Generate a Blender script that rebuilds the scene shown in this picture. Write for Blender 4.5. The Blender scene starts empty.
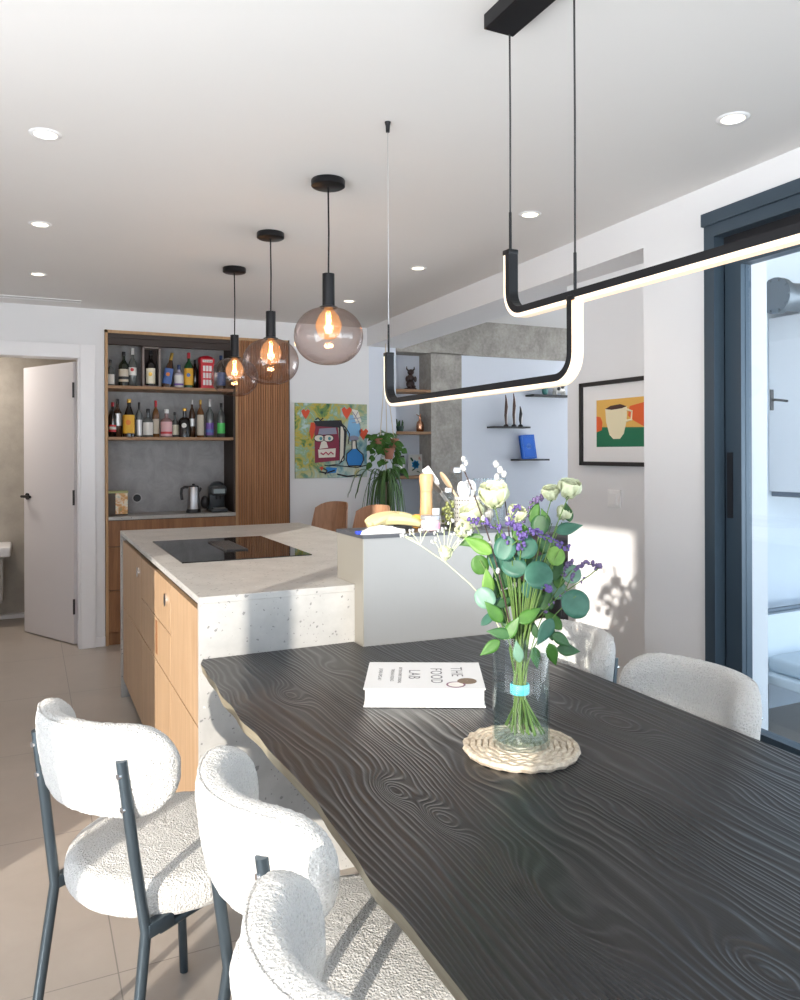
import bpy, bmesh, math, random
from mathutils import Vector, Matrix, noise
PI = math.pi
rnd = random.Random(7)
sc = bpy.context.scene
COL = sc.collection
# ------------------------------------------------------------------ camera
F, TH, CX, CY, H, ROLL = 780.0, math.radians(25.5), 400.0, 451.0, 1.40, math.radians(0.2)

def ray(x, y):
    a, b = x - CX, y - CY
    c, s = math.cos(ROLL), math.sin(ROLL)
    a2, b2 = a*c - b*s, a*s + b*c
    u, v = a2/F, -b2/F
    return Vector((math.sin(TH) + u*math.cos(TH), math.cos(TH) - u*math.sin(TH), v))
def on(ax, val, x, y):
    d = ray(x, y); o = Vector((0, 0, H))
    return o + d*((val - o[ax])/d[ax])
def dep(dp, x, y):
    return Vector((0, 0, H)) + ray(x, y)*dp
cd = bpy.data.cameras.new('camera'); cam = bpy.data.objects.new('camera', cd); COL.objects.link(cam)
cd.sensor_fit = 'HORIZONTAL'; cd.sensor_width = 36; cd.lens = F*36/800
cd.shift_y = (CY - 500)/800; cd.clip_start = 0.02
cam.matrix_world = Matrix.Translation((0, 0, H)) @ Matrix.Rotation(-TH, 4, 'Z') @ Matrix.Rotation(PI/2, 4, 'X') @ Matrix.Rotation(-ROLL, 4, 'Z')
sc.camera = cam
# ------------------------------------------------------------------ object helpers
MW = {}
def tagobj(o, label=None, cat=None, group=None, kind=None):
    if label: o['label'] = label
    if cat: o['category'] = cat
    if group: o['group'] = group
    if kind: o['kind'] = kind
    return o
def thing(name, label, cat, loc=(0, 0, 0), rz=0.0, group=None):
    o = bpy.data.objects.new(name, None); COL.objects.link(o)
    o.location = loc; o.rotation_euler = (0, 0, rz); o.empty_display_size = .05
    MW[o] = Matrix.Translation(loc) @ Matrix.Rotation(rz, 4, 'Z')
    return tagobj(o, label, cat, group)
def part(name, bm, m, parent=None, smooth=False, local=False, label=None):
    if parent is not None and not local:
        bm.transform(MW[parent].inverted())
    bmesh.ops.recalc_face_normals(bm, faces=bm.faces)
    me = bpy.data.meshes.new(name); bm.to_mesh(me); bm.free()
    if smooth:
        for p in me.polygons: p.use_smooth = True
        if smooth != 2:
            try: me.set_sharp_from_angle(angle=math.radians(40))
            except Exception: pass
    ms = m if isinstance(m, (list, tuple)) else [m]
    for x in ms: me.materials.append(x)
    o = bpy.data.objects.new(name, me); COL.objects.link(o)
    if parent is not None:
        o.parent = parent; MW[o] = MW[parent]
    else:
        MW[o] = Matrix.Identity(4)
    if label: o['label'] = label
    return o
def single(name, bm, m, label, cat, base=(0, 0, 0), smooth=False, group=None):
    """a thing that is one mesh, origin at its base"""
    bm.transform(Matrix.Translation(base).inverted())
    o = part(name, bm, m, None, smooth, True); o.location = base; MW[o] = Matrix.Translation(base)
    return tagobj(o, label, cat, group)
def struct(name, bm, m, parent=None, smooth=False):
    o = part(name, bm, m, parent, smooth)
    if parent is None: o['kind'] = 'structure'
    return o
def dup(root, loc, rz, label, group=None):
    r = root.copy(); COL.objects.link(r); r.location = loc; r.rotation_euler = (0, 0, rz); r['label'] = label
    if group: r['group'] = group
    MW[r] = Matrix.Translation(loc) @ Matrix.Rotation(rz, 4, 'Z')
    for ch in list(root.children):
        c = ch.copy(); COL.objects.link(c); c.parent = r
        for g in list(ch.children):
            d = g.copy(); COL.objects.link(d); d.parent = c
    return r
# ------------------------------------------------------------------ shape helpers
def B(): return bmesh.new()
def box(bm, x0, x1, y0, y1, z0, z1, bev=0.0, mi=0, seg=2):
    r = bmesh.ops.create_cube(bm, size=1.0)
    vs = r['verts']
    for v in vs:
        v.co = Vector(((x0+x1)/2 + v.co.x*(x1-x0), (y0+y1)/2 + v.co.y*(y1-y0), (z0+z1)/2 + v.co.z*(z1-z0)))
    fs = set(f for v in vs for f in v.link_faces)
    for f in fs: f.material_index = mi
    if bev > 0:
        es = list(set(e for v in vs for e in v.link_edges))
        bmesh.ops.bevel(bm, geom=es, offset=bev, segments=seg, profile=.5, affect='EDGES')
    return bm
def prism(bm, poly, z0, z1, mi=0):
    a = [bm.verts.new((p[0], p[1], z0)) for p in poly]; b = [bm.verts.new((p[0], p[1], z1)) for p in poly]
    n = len(poly)
    fs = [bm.faces.new(a[::-1]), bm.faces.new(b)]
    for i in range(n): fs.append(bm.faces.new((a[i], a[(i+1) % n], b[(i+1) % n], b[i])))
    for f in fs: f.material_index = mi
    return bm
def extr(bm, pts, vec, mi=0):
    """polygon of 3d points pushed along vec"""
    v = Vector(vec); a = [bm.verts.new(p) for p in pts]; b = [bm.verts.new(Vector(p)+v) for p in pts]; n = len(pts)
    fs = [bm.faces.new(a[::-1]), bm.faces.new(b)]
    for i in range(n): fs.append(bm.faces.new((a[i], a[(i+1) % n], b[(i+1) % n], b[i])))
    for f in fs: f.material_index = mi
    return bm
def tube(bm, pts, r, n=10, r2=None, caps=True, mi=0):
    pts = [Vector(p) for p in pts]; rings = []
    up = None
    for i, p in enumerate(pts):
        t = (pts[min(i+1, len(pts)-1)] - pts[max(i-1, 0)])
        if t.length < 1e-9: t = Vector((0, 0, 1))
        t.normalize()
        if up is None:
            up = Vector((0, 0, 1)) if abs(t.z) < .9 else Vector((1, 0, 0))
        a = t.cross(up)
        if a.length < 1e-6: a = t.cross(Vector((0, 1, 0)))
        a.normalize(); b = a.cross(t).normalized(); up = b
        rr = r if r2 is None else r + (r2-r)*i/max(1, len(pts)-1)
        if isinstance(r, (list, tuple)): rr = r[i]
        rings.append([bm.verts.new(p + a*math.cos(2*PI*k/n)*rr + b*math.sin(2*PI*k/n)*rr) for k in range(n)])
    fs = []
    for i in range(len(rings)-1):
        for k in range(n):
            fs.append(bm.faces.new((rings[i][k], rings[i][(k+1) % n], rings[i+1][(k+1) % n], rings[i+1][k])))
    if caps:
        fs.append(bm.faces.new(rings[0][::-1])); fs.append(bm.faces.new(rings[-1]))
    for f in fs: f.material_index = mi
    return bm
def lathe(bm, prof, c=(0, 0, 0), n=24, mi=0, close=True, sx=1, sy=1):
    rings = []
    for r, z in prof:
        if r < 1e-6: rings.append([bm.verts.new((c[0], c[1], c[2]+z))])
        else: rings.append([bm.verts.new((c[0]+sx*r*math.cos(2*PI*k/n), c[1]+sy*r*math.sin(2*PI*k/n), c[2]+z)) for k in range(n)])
    fs = []
    for i in range(len(rings)-1):
        a, b = rings[i], rings[i+1]
        for k in range(n):
            if len(a) == 1 and len(b) == 1: continue
            if len(a) == 1: fs.append(bm.faces.new((a[0], b[(k+1) % n], b[k])))
            elif len(b) == 1: fs.append(bm.faces.new((a[k], a[(k+1) % n], b[0])))
            else: fs.append(bm.faces.new((a[k], a[(k+1) % n], b[(k+1) % n], b[k])))
    if close:
        if len(rings[0]) > 1: fs.append(bm.faces.new(rings[0][::-1]))
        if len(rings[-1]) > 1: fs.append(bm.faces.new(rings[-1]))
    for f in fs: f.material_index = mi
    return bm
def blob(bm, c, r, sc_=(1, 1, 1), jit=0.0, seg=12, mi=0, rot=None):
    m = Matrix.Translation(c)
    if rot is not None: m = m @ rot
    m = m @ Matrix.Diagonal((r*sc_[0], r*sc_[1], r*sc_[2], 1))
    v = bmesh.ops.create_uvsphere(bm, u_segments=seg, v_segments=max(4, seg//2+1), radius=1, matrix=m)['verts']
    if jit:
        for x in v: x.co += noise.noise_vector(x.co*(1.7/r))*jit*r
    for f in set(f for x in v for f in x.link_faces): f.material_index = mi
    return bm
def arcpts(c, r, a0, a1, n, plane='yz'):
    out = []
    for i in range(n+1):
        a = a0 + (a1-a0)*i/n
        out.append((c[0], c[1]+r*math.cos(a), c[2]+r*math.sin(a)))
    return out
# ------------------------------------------------------------------ material helpers
def mat(name, col, rough=.5, metal=0.0, spec=.5, **k):
    m = bpy.data.materials.new(name); m.use_nodes = True
    b = m.node_tree.nodes['Principled BSDF']
    b.inputs['Base Color'].default_value = (*col, 1); b.inputs['Roughness'].default_value = rough
    b.inputs['Metallic'].default_value = metal; b.inputs['Specular IOR Level'].default_value = spec
    if 'emit' in k:
        b.inputs['Emission Color'].default_value = (*k['emit'], 1); b.inputs['Emission Strength'].default_value = k.get('es', 1)
    if 'sheen' in k: b.inputs['Sheen Weight'].default_value = k['sheen']
    if 'coat' in k: b.inputs['Coat Weight'].default_value = k['coat']; b.inputs['Coat Roughness'].default_value = .1
    if 'trans' in k: b.inputs['Transmission Weight'].default_value = k['trans']; b.inputs['IOR'].default_value = k.get('ior', 1.45)
    if 'sss' in k: b.inputs['Subsurface Weight'].default_value = k['sss']; b.inputs['Subsurface Scale'].default_value = .01
    return m
class NT:
    def __init__(s, m): s.t = m.node_tree; s.n = s.t.nodes; s.l = s.t.links; s.b = s.n.get('Principled BSDF')
    def add(s, typ, **k):
        n = s.n.new(typ)
        for a, v in k.items():
            if a.startswith('i_'):
                key = a[2:]
                key = int(key) if key.isdigit() else key.replace('_', ' ')
                n.inputs[key].default_value = v
            else: setattr(n, a, v)
        return n
    def co(s, scale=(1, 1, 1), rot=(0, 0, 0), src='Object'):
        t = s.add('ShaderNodeTexCoord'); m = s.add('ShaderNodeMapping')
        m.inputs['Scale'].default_value = scale; m.inputs['Rotation'].default_value = rot
        s.l.new(t.outputs[src], m.inputs['Vector']); return m.outputs['Vector']
    def world(s, scale=(1, 1, 1)):
        t = s.add('ShaderNodeNewGeometry'); m = s.add('ShaderNodeMapping'); m.inputs['Scale'].default_value = scale
        s.l.new(t.outputs['Position'], m.inputs['Vector']); return m.outputs['Vector']
    def noise(s, vec, scale, detail=4, rough=.5, dist=0):
        n = s.add('ShaderNodeTexNoise'); n.inputs['Scale'].default_value = scale; n.inputs['Detail'].default_value = detail
        n.inputs['Roughness'].default_value = rough; n.inputs['Distortion'].default_value = dist
        s.l.new(vec, n.inputs['Vector']); return n.outputs['Fac']
    def ramp(s, fac, stops, interp='LINEAR'):
        r = s.add('ShaderNodeValToRGB'); r.color_ramp.interpolation = interp
        e = r.color_ramp.elements
        while len(e) < len(stops): e.new(.5)
        for i, (p, c) in enumerate(stops):
            e[i].position = p; e[i].color = (*c, 1) if len(c) == 3 else c
        s.l.new(fac, r.inputs['Fac']); return r.outputs['Color']
    def math(s, op, a, b=None, c=None):
        n = s.add('ShaderNodeMath', operation=op)
        for i, v in enumerate((a, b, c)):
            if v is None: continue
            if isinstance(v, (int, float)): n.inputs[i].default_value = v
            else: s.l.new(v, n.inputs[i])
        return n.outputs[0]
    def mix(s, fac, a, b, typ='MIX'):
        n = s.add('ShaderNodeMix', data_type='RGBA', blend_type=typ)
        for i, v in ((0, fac), (6, a), (7, b)):
            if isinstance(v, (int, float)): n.inputs[i].default_value = v
            elif isinstance(v, tuple): n.inputs[i].default_value = (*v, 1)
            else: s.l.new(v, n.inputs[i])
        return n.outputs[2]
    def bump(s, h, strength=.3, dist=.01):
        b = s.add('ShaderNodeBump'); b.inputs['Strength'].default_value = strength; b.inputs['Distance'].default_value = dist
        s.l.new(h, b.inputs['Height']); s.l.new(b.outputs[0], s.b.inputs['Normal'])
    def col(s, c): s.l.new(c, s.b.inputs['Base Color'])
    def rough(s, c): s.l.new(c, s.b.inputs['Roughness'])
def wood(name, c1, c2, rough=.45, axis='Z', scale=1.0, spec=.4):
    m = mat(name, c1, rough, spec=spec); t = NT(m)
    sc_ = {'Z': (14, 14, .9), 'Y': (14, .9, 14), 'X': (.9, 14, 14)}[axis]
    v = t.world(tuple(x*scale for x in sc_))
    a = t.noise(v, 2.2, 6, .6, .6); b = t.noise(v, 14, 3, .6)
    f = t.math('ADD', t.math('MULTIPLY', a, .75), t.math('MULTIPLY', b, .25))
    t.col(t.ramp(f, [(.3, c1), (.68, c2)])); t.bump(f, .12, .004); return m
def glassy(name, tint, gl=.08, edge=.5, rough=0.0, edgecol=None):
    """thin clear shell: see-through straight on, reflective and darker at the rim"""
    m = bpy.data.materials.new(name); m.use_nodes = True; t = NT(m); t.n.remove(t.b)
    out = t.n['Material Output']
    tr = t.add('ShaderNodeBsdfTransparent'); gs = t.add('ShaderNodeBsdfGlossy'); gs.inputs['Roughness'].default_value = rough
    lw = t.add('ShaderNodeLayerWeight'); lw.inputs['Blend'].default_value = .35
    t.l.new(t.mix(lw.outputs['Facing'], tint, edgecol or tuple(x*.6 for x in tint)), tr.inputs['Color'])
    mx = t.add('ShaderNodeMixShader')
    f = t.math('ADD', t.math('MULTIPLY', t.math('POWER', lw.outputs['Facing'], 2.0), edge), gl)
    t.l.new(f, mx.inputs[0]); t.l.new(tr.outputs[0], mx.inputs[1]); t.l.new(gs.outputs[0], mx.inputs[2])
    t.l.new(mx.outputs[0], out.inputs['Surface']); return m
def emis(name, col, st):
    m = mat(name, col, .5, emit=col, es=st); return m
# ------------------------------------------------------------------ materials
M = {}
def noisy(name, c, rough, sc_, amt, bstr=.0, bd=.002, spec=.3):
    m = mat(name, c, rough, spec=spec); t = NT(m); v = t.world()
    f = t.noise(v, sc_, 5, .6)
    t.col(t.ramp(f, [(.25, tuple(max(0, x*(1-amt)) for x in c)), (.75, tuple(min(1, x*(1+amt)) for x in c))]))
    if bstr: t.bump(t.noise(v, sc_*6, 4, .6), bstr, bd)
    return m
M['wall'] = noisy('white_plaster', (.76, .76, .77), .85, 3, .01, .04)
M['ceil'] = noisy('ceiling_paint', (.76, .745, .73), .9, 2, .01)
M['wallblue'] = noisy('cool_white_plaster', (.68, .72, .79), .85, 3, .01, .04)
M['lacquer'] = mat('white_lacquer', (.80, .79, .80), .35)
M['doorgrey'] = mat('door_lacquer', (.66, .63, .64), .4)
# concrete
m = mat('raw_concrete', (.36, .34, .31), .85, spec=.2); t = NT(m); v = t.world()
f = t.noise(v, 5, 8, .65, .4); g = t.noise(v, 40, 4, .6)
t.col(t.ramp(t.math('ADD', t.math('MULTIPLY', f, .7), t.math('MULTIPLY', g, .3)), [(.3, (.22, .205, .185)), (.5, (.36, .34, .31)), (.7, (.50, .48, .44))]))
t.bump(f, .5, .02); M['concrete'] = m
# niche backing
m = mat('grey_plaster_panel', (.4, .4, .41), .7, spec=.3); t = NT(m); v = t.world()
f = t.noise(v, 7, 8, .7, .8); t.col(t.ramp(f, [(.3, (.30, .30, .305)), (.7, (.46, .46, .47))])); t.bump(f, .15, .005); M['nicheback'] = m
# island stone
m = mat('speckled_stone', (.62, .60, .57), .42, spec=.4); t = NT(m); v = t.world()
f = t.noise(v, 9, 6, .6); base = t.ramp(f, [(.3, (.37, .36, .345)), (.7, (.47, .46, .44))])
def chips(t, base, v, sc_, thr, colr):
    vo = t.add('ShaderNodeTexVoronoi'); vo.inputs['Scale'].default_value = sc_; vo.inputs['Randomness'].default_value = 1
    nz = t.noise(v, sc_*1.5, 3, .6)
    va = t.add('ShaderNodeVectorMath', operation='ADD'); t.l.new(v, va.inputs[0])
    cx = t.add('ShaderNodeCombineXYZ'); 
    for i in range(3): t.l.new(t.math('MULTIPLY', nz, 1.4/sc_), cx.inputs[i])
    t.l.new(cx.outputs[0], va.inputs[1]); t.l.new(va.outputs[0], vo.inputs['Vector'])
    sep = t.add('ShaderNodeSeparateColor'); t.l.new(vo.outputs['Color'], sep.inputs[0])
    size = t.math('MULTIPLY', t.math('POWER', sep.outputs[0], 5.0), thr)
    mask = t.math('LESS_THAN', vo.outputs['Distance'], size)
    return t.mix(mask, base, colr)
base = chips(t, base, v, 34, .25, (.22, .215, .21)); base = chips(t, base, v, 90, .42, (.22, .215, .21)); base = chips(t, base, v, 15, .16, (.60, .59, .57))
t.col(base); t.bump(f, .05, .002); M['stone'] = m
# floor tiles
m = mat('greige_porcelain_tiles', (.44, .39, .35), .32, spec=.45); t = NT(m); v = t.world()
g = t.add('ShaderNodeSeparateXYZ'); t.l.new(v, g.inputs[0])
def line(axis, off, per, w):
    a = t.math('DIVIDE', t.math('SUBTRACT', g.outputs[axis], off), per)
    fr = t.math('FRACT', t.math('ADD', a, 100.5)); d = t.math('MULTIPLY', t.math('ABSOLUTE', t.math('SUBTRACT', fr, .5)), per)
    return t.math('LESS_THAN', d, w)
gl = t.math('MAXIMUM', line(0, .215, .90, .0018), line(1, 4.92, .90, .0018))
f = t.noise(v, 2.5, 6, .6, .5)
t.col(t.mix(gl, t.ramp(f, [(.3, (.35, .305, .265)), (.7, (.42, .37, .325))]), (.22, .20, .18)))
t.rough(t.math('ADD', t.math('MULTIPLY', f, .2), .26)); t.bump(t.math('SUBTRACT', 1, gl), .25, .002); M['floor'] = m
M['oak'] = wood('oak_veneer', (.35, .215, .12), (.50, .34, .205), .42)
M['walnut'] = wood('walnut_veneer', (.17, .072, .030), (.34, .165, .072), .45)
M['slatwood'] = wood('slat_walnut', (.24, .10, .040), (.46, .225, .10), .5)
M['edgewood'] = wood('light_wood_edge', (.36, .21, .10), (.5, .31, .16), .5)
M['shelfwood'] = wood('shelf_wood', (.22, .12, .06), (.36, .21, .11), .5, 'X')
M['shell'] = wood('bent_walnut_shell', (.30, .15, .08), (.50, .29, .18), .35)
M['millwood'] = wood('beech_wood', (.46, .26, .12), (.60, .38, .20), .4)
M['spoonwood'] = wood('pale_spoon_wood', (.48, .33, .20), (.62, .47, .31), .5)
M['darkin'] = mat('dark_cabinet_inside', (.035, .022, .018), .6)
M['black'] = mat('black_metal', (.014, .014, .016), .38, 0.6)
M['blackmat'] = mat('black_matte', (.018, .018, .02), .5)
M['legs'] = mat('dark_steel_tube', (.085, .11, .13), .3, .75)
M['bluesteel'] = mat('anthracite_aluminium', (.055, .082, .11), .38, .35)
M['gasket'] = mat('black_gasket', (.008, .009, .012), .5)
M['chrome'] = mat('chrome', (.8, .8, .82), .12, 1)
M['steel'] = mat('brushed_steel', (.48, .48, .49), .32, 1)
M['blockgrey'] = mat('satin_grey_metal_panel', (.27, .27, .268), .42, .35)
m = M['blockgrey']; t = NT(m); f = t.noise(t.world((60, 60, 1)), 3, 3, .5); t.rough(t.math('ADD', t.math('MULTIPLY', f, .2), .3))
M['blockside'] = mat('satin_champagne_metal', (.31, .29, .25), .4, .4)
M['hob'] = mat('black_ceramic_glass', (.008, .008, .009), .04, 0, .7)
M['glass_win'] = glassy('window_glass', (.96, .985, 1.0), .05, .3, 0, (.85, .93, .96))
M['glass_pend'] = glassy('smoked_globe_glass', (.93, .86, .83), .06, .42, 0, (.60, .48, .44))
M['glass_bulb'] = glassy('amber_bulb_glass', (1.0, .80, .55), .06, .4, 0, (.85, .5, .25))
M['glass_clear'] = glassy('clear_glass', (.995, 1, 1), .02, .28, 0, (.84, .91, .92))
M['glass_bath'] = glassy('shower_glass', (.9, .93, .93), .08, .3)
M['water'] = glassy('water', (.97, .99, .99), .03, .35, 0, (.74, .84, .84))
t = NT(M['glass_bulb']); em_ = t.add('ShaderNodeEmission'); em_.inputs['Color'].default_value = (1, .55, .25, 1); em_.inputs['Strength'].default_value = .30
ad_ = t.add('ShaderNodeAddShader'); o_ = t.n['Material Output']; l0 = o_.inputs['Surface'].links[0].from_socket; t.l.new(l0, ad_.inputs[0]); t.l.new(em_.outputs[0], ad_.inputs[1]); t.l.new(ad_.outputs[0], o_.inputs['Surface'])
M['filament'] = emis('warm_filament', (1, .55, .2), 30)
M['lens'] = emis('spot_lens', (1, .86, .66), 3)
M['led'] = emis('led_diffuser', (1, .80, .58), .42)
M['white'] = mat('white_plastic', (.82, .82, .82), .35)
M['paper'] = mat('paper_pages', (.78, .77, .74), .8)
M['cover'] = mat('white_book_cover', (.70, .70, .70), .35)
# boucle
m = mat('white_boucle', (.84, .81, .765), .95, spec=.1, sheen=.3); t = NT(m); v = t.co()
n1 = t.noise(v, 170, 3, .7, 1.2); vo = t.add('ShaderNodeTexVoronoi'); vo.inputs['Scale'].default_value = 210; t.l.new(v, vo.inputs['Vector'])
h = t.math('ADD', n1, t.math('MULTIPLY', vo.outputs['Distance'], .8))
t.col(t.ramp(h, [(.45, (.54, .515, .48)), (.85, (.72, .70, .665))])); t.bump(h, .9, .006); M['boucle'] = m
# black brushed table
m = mat('black_brushed_wood', (.02, .02, .022), .36, spec=.55); t = NT(m); v = t.world()
g = t.add('ShaderNodeSeparateXYZ'); t.l.new(v, g.inputs[0])
lowv = t.world((1.0, .32, 1)); low = t.noise(lowv, 3.0, 3, .5, .3)
field = t.math('ADD', g.outputs[0], t.math('MULTIPLY', low, .26))
field = t.math('ADD', field, t.math('MULTIPLY', t.noise(t.world((1, .18, 1)), 6, 2, .5), .02))
knots = [(288, 696, .05, .030), (391, 791, .040, .034), (440, 819, .034, .028), (478, 772, .05, .022), (612, 722, .06, .030), (765, 975, .05, .028), (330, 668, .05, .025), (560, 905, .07, .03)]
for (kx, ky, s, am) in knots:
    p = on(2, .76, kx, ky)
    dx = t.math('DIVIDE', t.math('SUBTRACT', g.outputs[0], p.x), s*.75); dy = t.math('DIVIDE', t.math('SUBTRACT', g.outputs[1], p.y), s*1.7)
    r2 = t.math('ADD', t.math('MULTIPLY', dx, dx), t.math('MULTIPLY', dy, dy))
    field = t.math('ADD', field, t.math('MULTIPLY', t.math('EXPONENT', t.math('MULTIPLY', r2, -1)), am*2.6))
dens = t.math('ADD', field, t.math('MULTIPLY', t.math('SINE', t.math('MULTIPLY', field, 23)), .022))
w = t.math('SINE', t.math('MULTIPLY', dens, 2*PI*70))
w = t.math('POWER', t.math('ADD', t.math('MULTIPLY', w, .5), .5), 2.2)
w2 = t.math('SINE', t.math('MULTIPLY', field, 2*PI*19)); fade = t.noise(t.world((1, .5, 1)), 3.5, 2, .5)
fine = t.noise(t.world((1, .03, 1)), 260, 2, .6)
amp = t.ramp(fade, [(.35, (.25, .25, .25)), (.6, (1, 1, 1))])
h = t.math('ADD', t.math('MULTIPLY', w, amp), t.math('ADD', t.math('MULTIPLY', w2, .35), t.math('MULTIPLY', fine, .25)))
t.bump(h, .62, .0030)
t.col(t.ramp(w, [(0, (.007, .007, .008)), (1, (.019, .019, .021))])); t.rough(t.math('ADD', t.math('MULTIPLY', w, -.10), .38)); M['table'] = m
M['tableedge'] = wood('raw_live_edge', (.20, .17, .12), (.34, .30, .22), .6, 'Y')
# seagrass mat
m = mat('woven_seagrass', (.60, .50, .38), .85, spec=.15); t = NT(m); f = t.noise(t.co(), 90, 4, .6); t.col(t.ramp(f, [(.3, (.42, .33, .24)), (.7, (.74, .65, .52))])); t.bump(f, .5, .004); M['seagrass'] = m
def leafm(name, a, b, rough=.45, tr=True):
    m = mat(name, a, rough, spec=.35); t = NT(m); f = t.noise(t.co(), 30, 3, .6); t.col(t.ramp(f, [(.3, a), (.7, b)]))
    return m
M['euc'] = leafm('eucalyptus_leaf', (.022, .085, .056), (.042, .13, .088))
M['eucpale'] = leafm('pale_eucalyptus_leaf', (.09, .19, .13), (.15, .26, .19))
M['leaf'] = leafm('fresh_green_leaf', (.028, .10, .014), (.065, .165, .028))
M['leafdark'] = leafm('dark_green_leaf', (.015, .06, .018), (.035, .11, .03))
M['leafbright'] = leafm('lime_green_leaf', (.085, .20, .028), (.15, .28, .055))
M['stem'] = leafm('green_stem', (.065, .13, .025), (.13, .21, .05))
M['stempale'] = leafm('pale_stem', (.50, .55, .30), (.62, .66, .42))
M['twig'] = mat('brown_twig', (.045, .022, .018), .6)
M['petal'] = mat('cream_petal', (.50, .53, .35), .6)
M['petalwhite'] = mat('white_petal', (.42, .42, .40), .6)
M['purple'] = mat('violet_statice', (.10, .065, .22), .7)
M['mauve'] = mat('dusky_mauve', (.12, .085, .18), .7)
M['tie'] = mat('turquoise_tie', (.10, .55, .62), .5)
M['terracotta'] = mat('terracotta', (.36, .15, .10), .8)
M['rope'] = mat('cotton_rope', (.62, .55, .45), .9)
M['copper'] = mat('copper', (.72, .36, .22), .25, 1)
M['tile_bath'] = noisy('travertine_tile', (.40, .36, .31), .5, 6, .15, .2, .01)

def XR(y): return 2.39 + .045*(y - 2.25)
CZ = 2.428
# ------------------------------------------------------------------ room shell
bm = B(); box(bm, -1.6, 7.2, -3.3, 9.0, -.12, 0); struct('floor', bm, M['floor'])
bm = B(); prism(bm, [(-1.6, -3.3), (XR(-3.3)+.33, -3.3), (XR(6)+.33, 6.0), (XR(6)+.33, 6.35), (-1.6, 6.35)], CZ, CZ+.2); struct('ceiling', bm, M['ceil'])
bm = B(); box(bm, 2.80, 7.2, 2.95, 6.5, 2.556, 2.75); struct('ceiling_living', bm, M['ceil'])
# far wall (kitchen): around the doorway and the bar niche
bm = B()
box(bm, -1.6, -.48, 6.0, 6.12, 0, CZ)                 # beyond doorway
box(bm, -.48, .335, 6.0, 6.12, 2.085, CZ)             # above doorway
box(bm, .335, .500, 6.0, 6.12, 0, CZ)
box(bm, .500, 1.878, 6.0, 6.12, 2.285, CZ)
box(bm, 1.878, 2.575, 6.0, 6.12, 0, CZ)
struct('wall_far', bm, M['wall'])
bm = B(); box(bm, .42, .5, 5.985, 6.0, 0, .07, .003); box(bm, 1.88, 2.575, 5.985, 6.0, 0, .07, .003); struct('baseboard_far', bm, M['lacquer'])
# living room far wall, with concrete column, lintel and shelf niche
bm = B(); box(bm, 2.575, 2.825, 6.0, 6.3, 0, 2.60); box(bm, 3.464, 7.2, 6.02, 6.3, 0, 2.60)
box(bm, 2.825, 3.17, 6.22, 6.3, 0, 2.60)
struct('wall_living', bm, M['wallblue'])
bm = B()
box(bm, 3.16, 3.466, 5.995, 6.3, 0, 2.256); box(bm, 2.83, 7.0, 5.995, 6.3, 2.248, 2.60); box(bm, 3.163, 3.166, 6.0, 6.22, 0, 2.27)
bm.verts.ensure_lookup_table()
struct('trim_concrete', bm, M['concrete'])
# beam and the stretch of window wall
bm = B()
prism(bm, [(XR(2.16), 2.16), (XR(2.16)+.33, 2.16), (XR(6)+.33, 6.0), (XR(6), 6.0)], 2.275, 2.70)
struct('beam_white', bm, M['wall'])
bm = B()
prism(bm, [(XR(2.205), 2.205), (XR(2.59), 2.59), (2.695, 2.59), (2.695, 2.205)], 0, 2.276)
prism(bm, [(XR(-3), -3), (XR(-3)+.2, -3), (XR(2.16)+.2, 2.16), (XR(2.16), 2.16)], 2.302, CZ)
prism(bm, [(XR(-3), -3), (XR(-3)+.2, -3), (XR(2.16)+.2, 2.16), (XR(2.16), 2.16)], 0, .30)
box(bm, 2.60, 2.695, 2.59, 3.372, 0, 2.276)
struct('wall_right', bm, M['wall'])
bm = B(); box(bm, 2.69, 7.2, 2.95, 3.10, 0, 2.56); struct('wall_terrace_side', bm, noisy('pale_blue_render', (.66, .72, .78), .8, 5, .05, .1, .004))
bm = B(); box(bm, .48, 2.9, 6.36, 6.5, 0, CZ+.2); struct('wall_far_outer', bm, M['wall'])
bm = B(); box(bm, 6.9, 7.1, 3.1, 3.5, 0, 2.56); box(bm, 6.9, 7.1, 5.9, 6.02, 0, 2.56); box(bm, 6.9, 7.1, 3.5, 5.9, 2.3, 2.56); struct('wall_living_end', bm, M['wall'])
# wall behind the camera and wall with the big sunny opening
bm = B(); box(bm, -1.6, -1.0, -3.2, -3.0, 0, CZ); box(bm, -1.0, 2.2, -3.2, -3.0, 2.32, CZ); box(bm, 2.1, 2.4, -3.2, -3.0, 0, CZ); struct('wall_near', bm, M['wall'])
bm = B()
box(bm, -1.45, -1.25, 1.85, 6.35, 0, CZ); box(bm, -1.45, -1.25, -.90, 1.85, 2.36, CZ); box(bm, -1.45, -1.25, -3.2, -.90, 0, CZ)
struct('wall_left', bm, M['wall'])
bm = B()
for y0 in (.475,):
    box(bm, -1.39, -1.33, y0, y0+.09, 0, 2.36)
box(bm, -1.39, -1.33, -.90, 1.85, 2.30, 2.36); box(bm, -1.39, -1.33, -.90, 1.85, 0, .05); box(bm, -1.39, -1.33, 1.79, 1.85, 0, 2.36)
struct('window_2', bm, M['bluesteel'])
# bathroom beyond the doorway
bm = B(); box(bm, -1.6, .48, 7.40, 7.55, 0, 2.5); box(bm, .365, .48, 6.12, 7.4, 0, 2.5); struct('wall_bathroom', bm, M['tile_bath'])
bm = B(); box(bm, -1.6, -1.5, 6.12, 7.4, 0, 2.5); struct('wall_bathroom_side', bm, M['tile_bath'])
bm = B(); box(bm, -1.6, .48, 6.12, 7.55, 2.42, 2.5); struct('ceiling_bathroom', bm, M['ceil'])
bm = B(); box(bm, -1.5, .10, 7.33, 7.40, 0.0, .035, .004); struct('trim_bathroom', bm, M['lacquer'])
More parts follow.
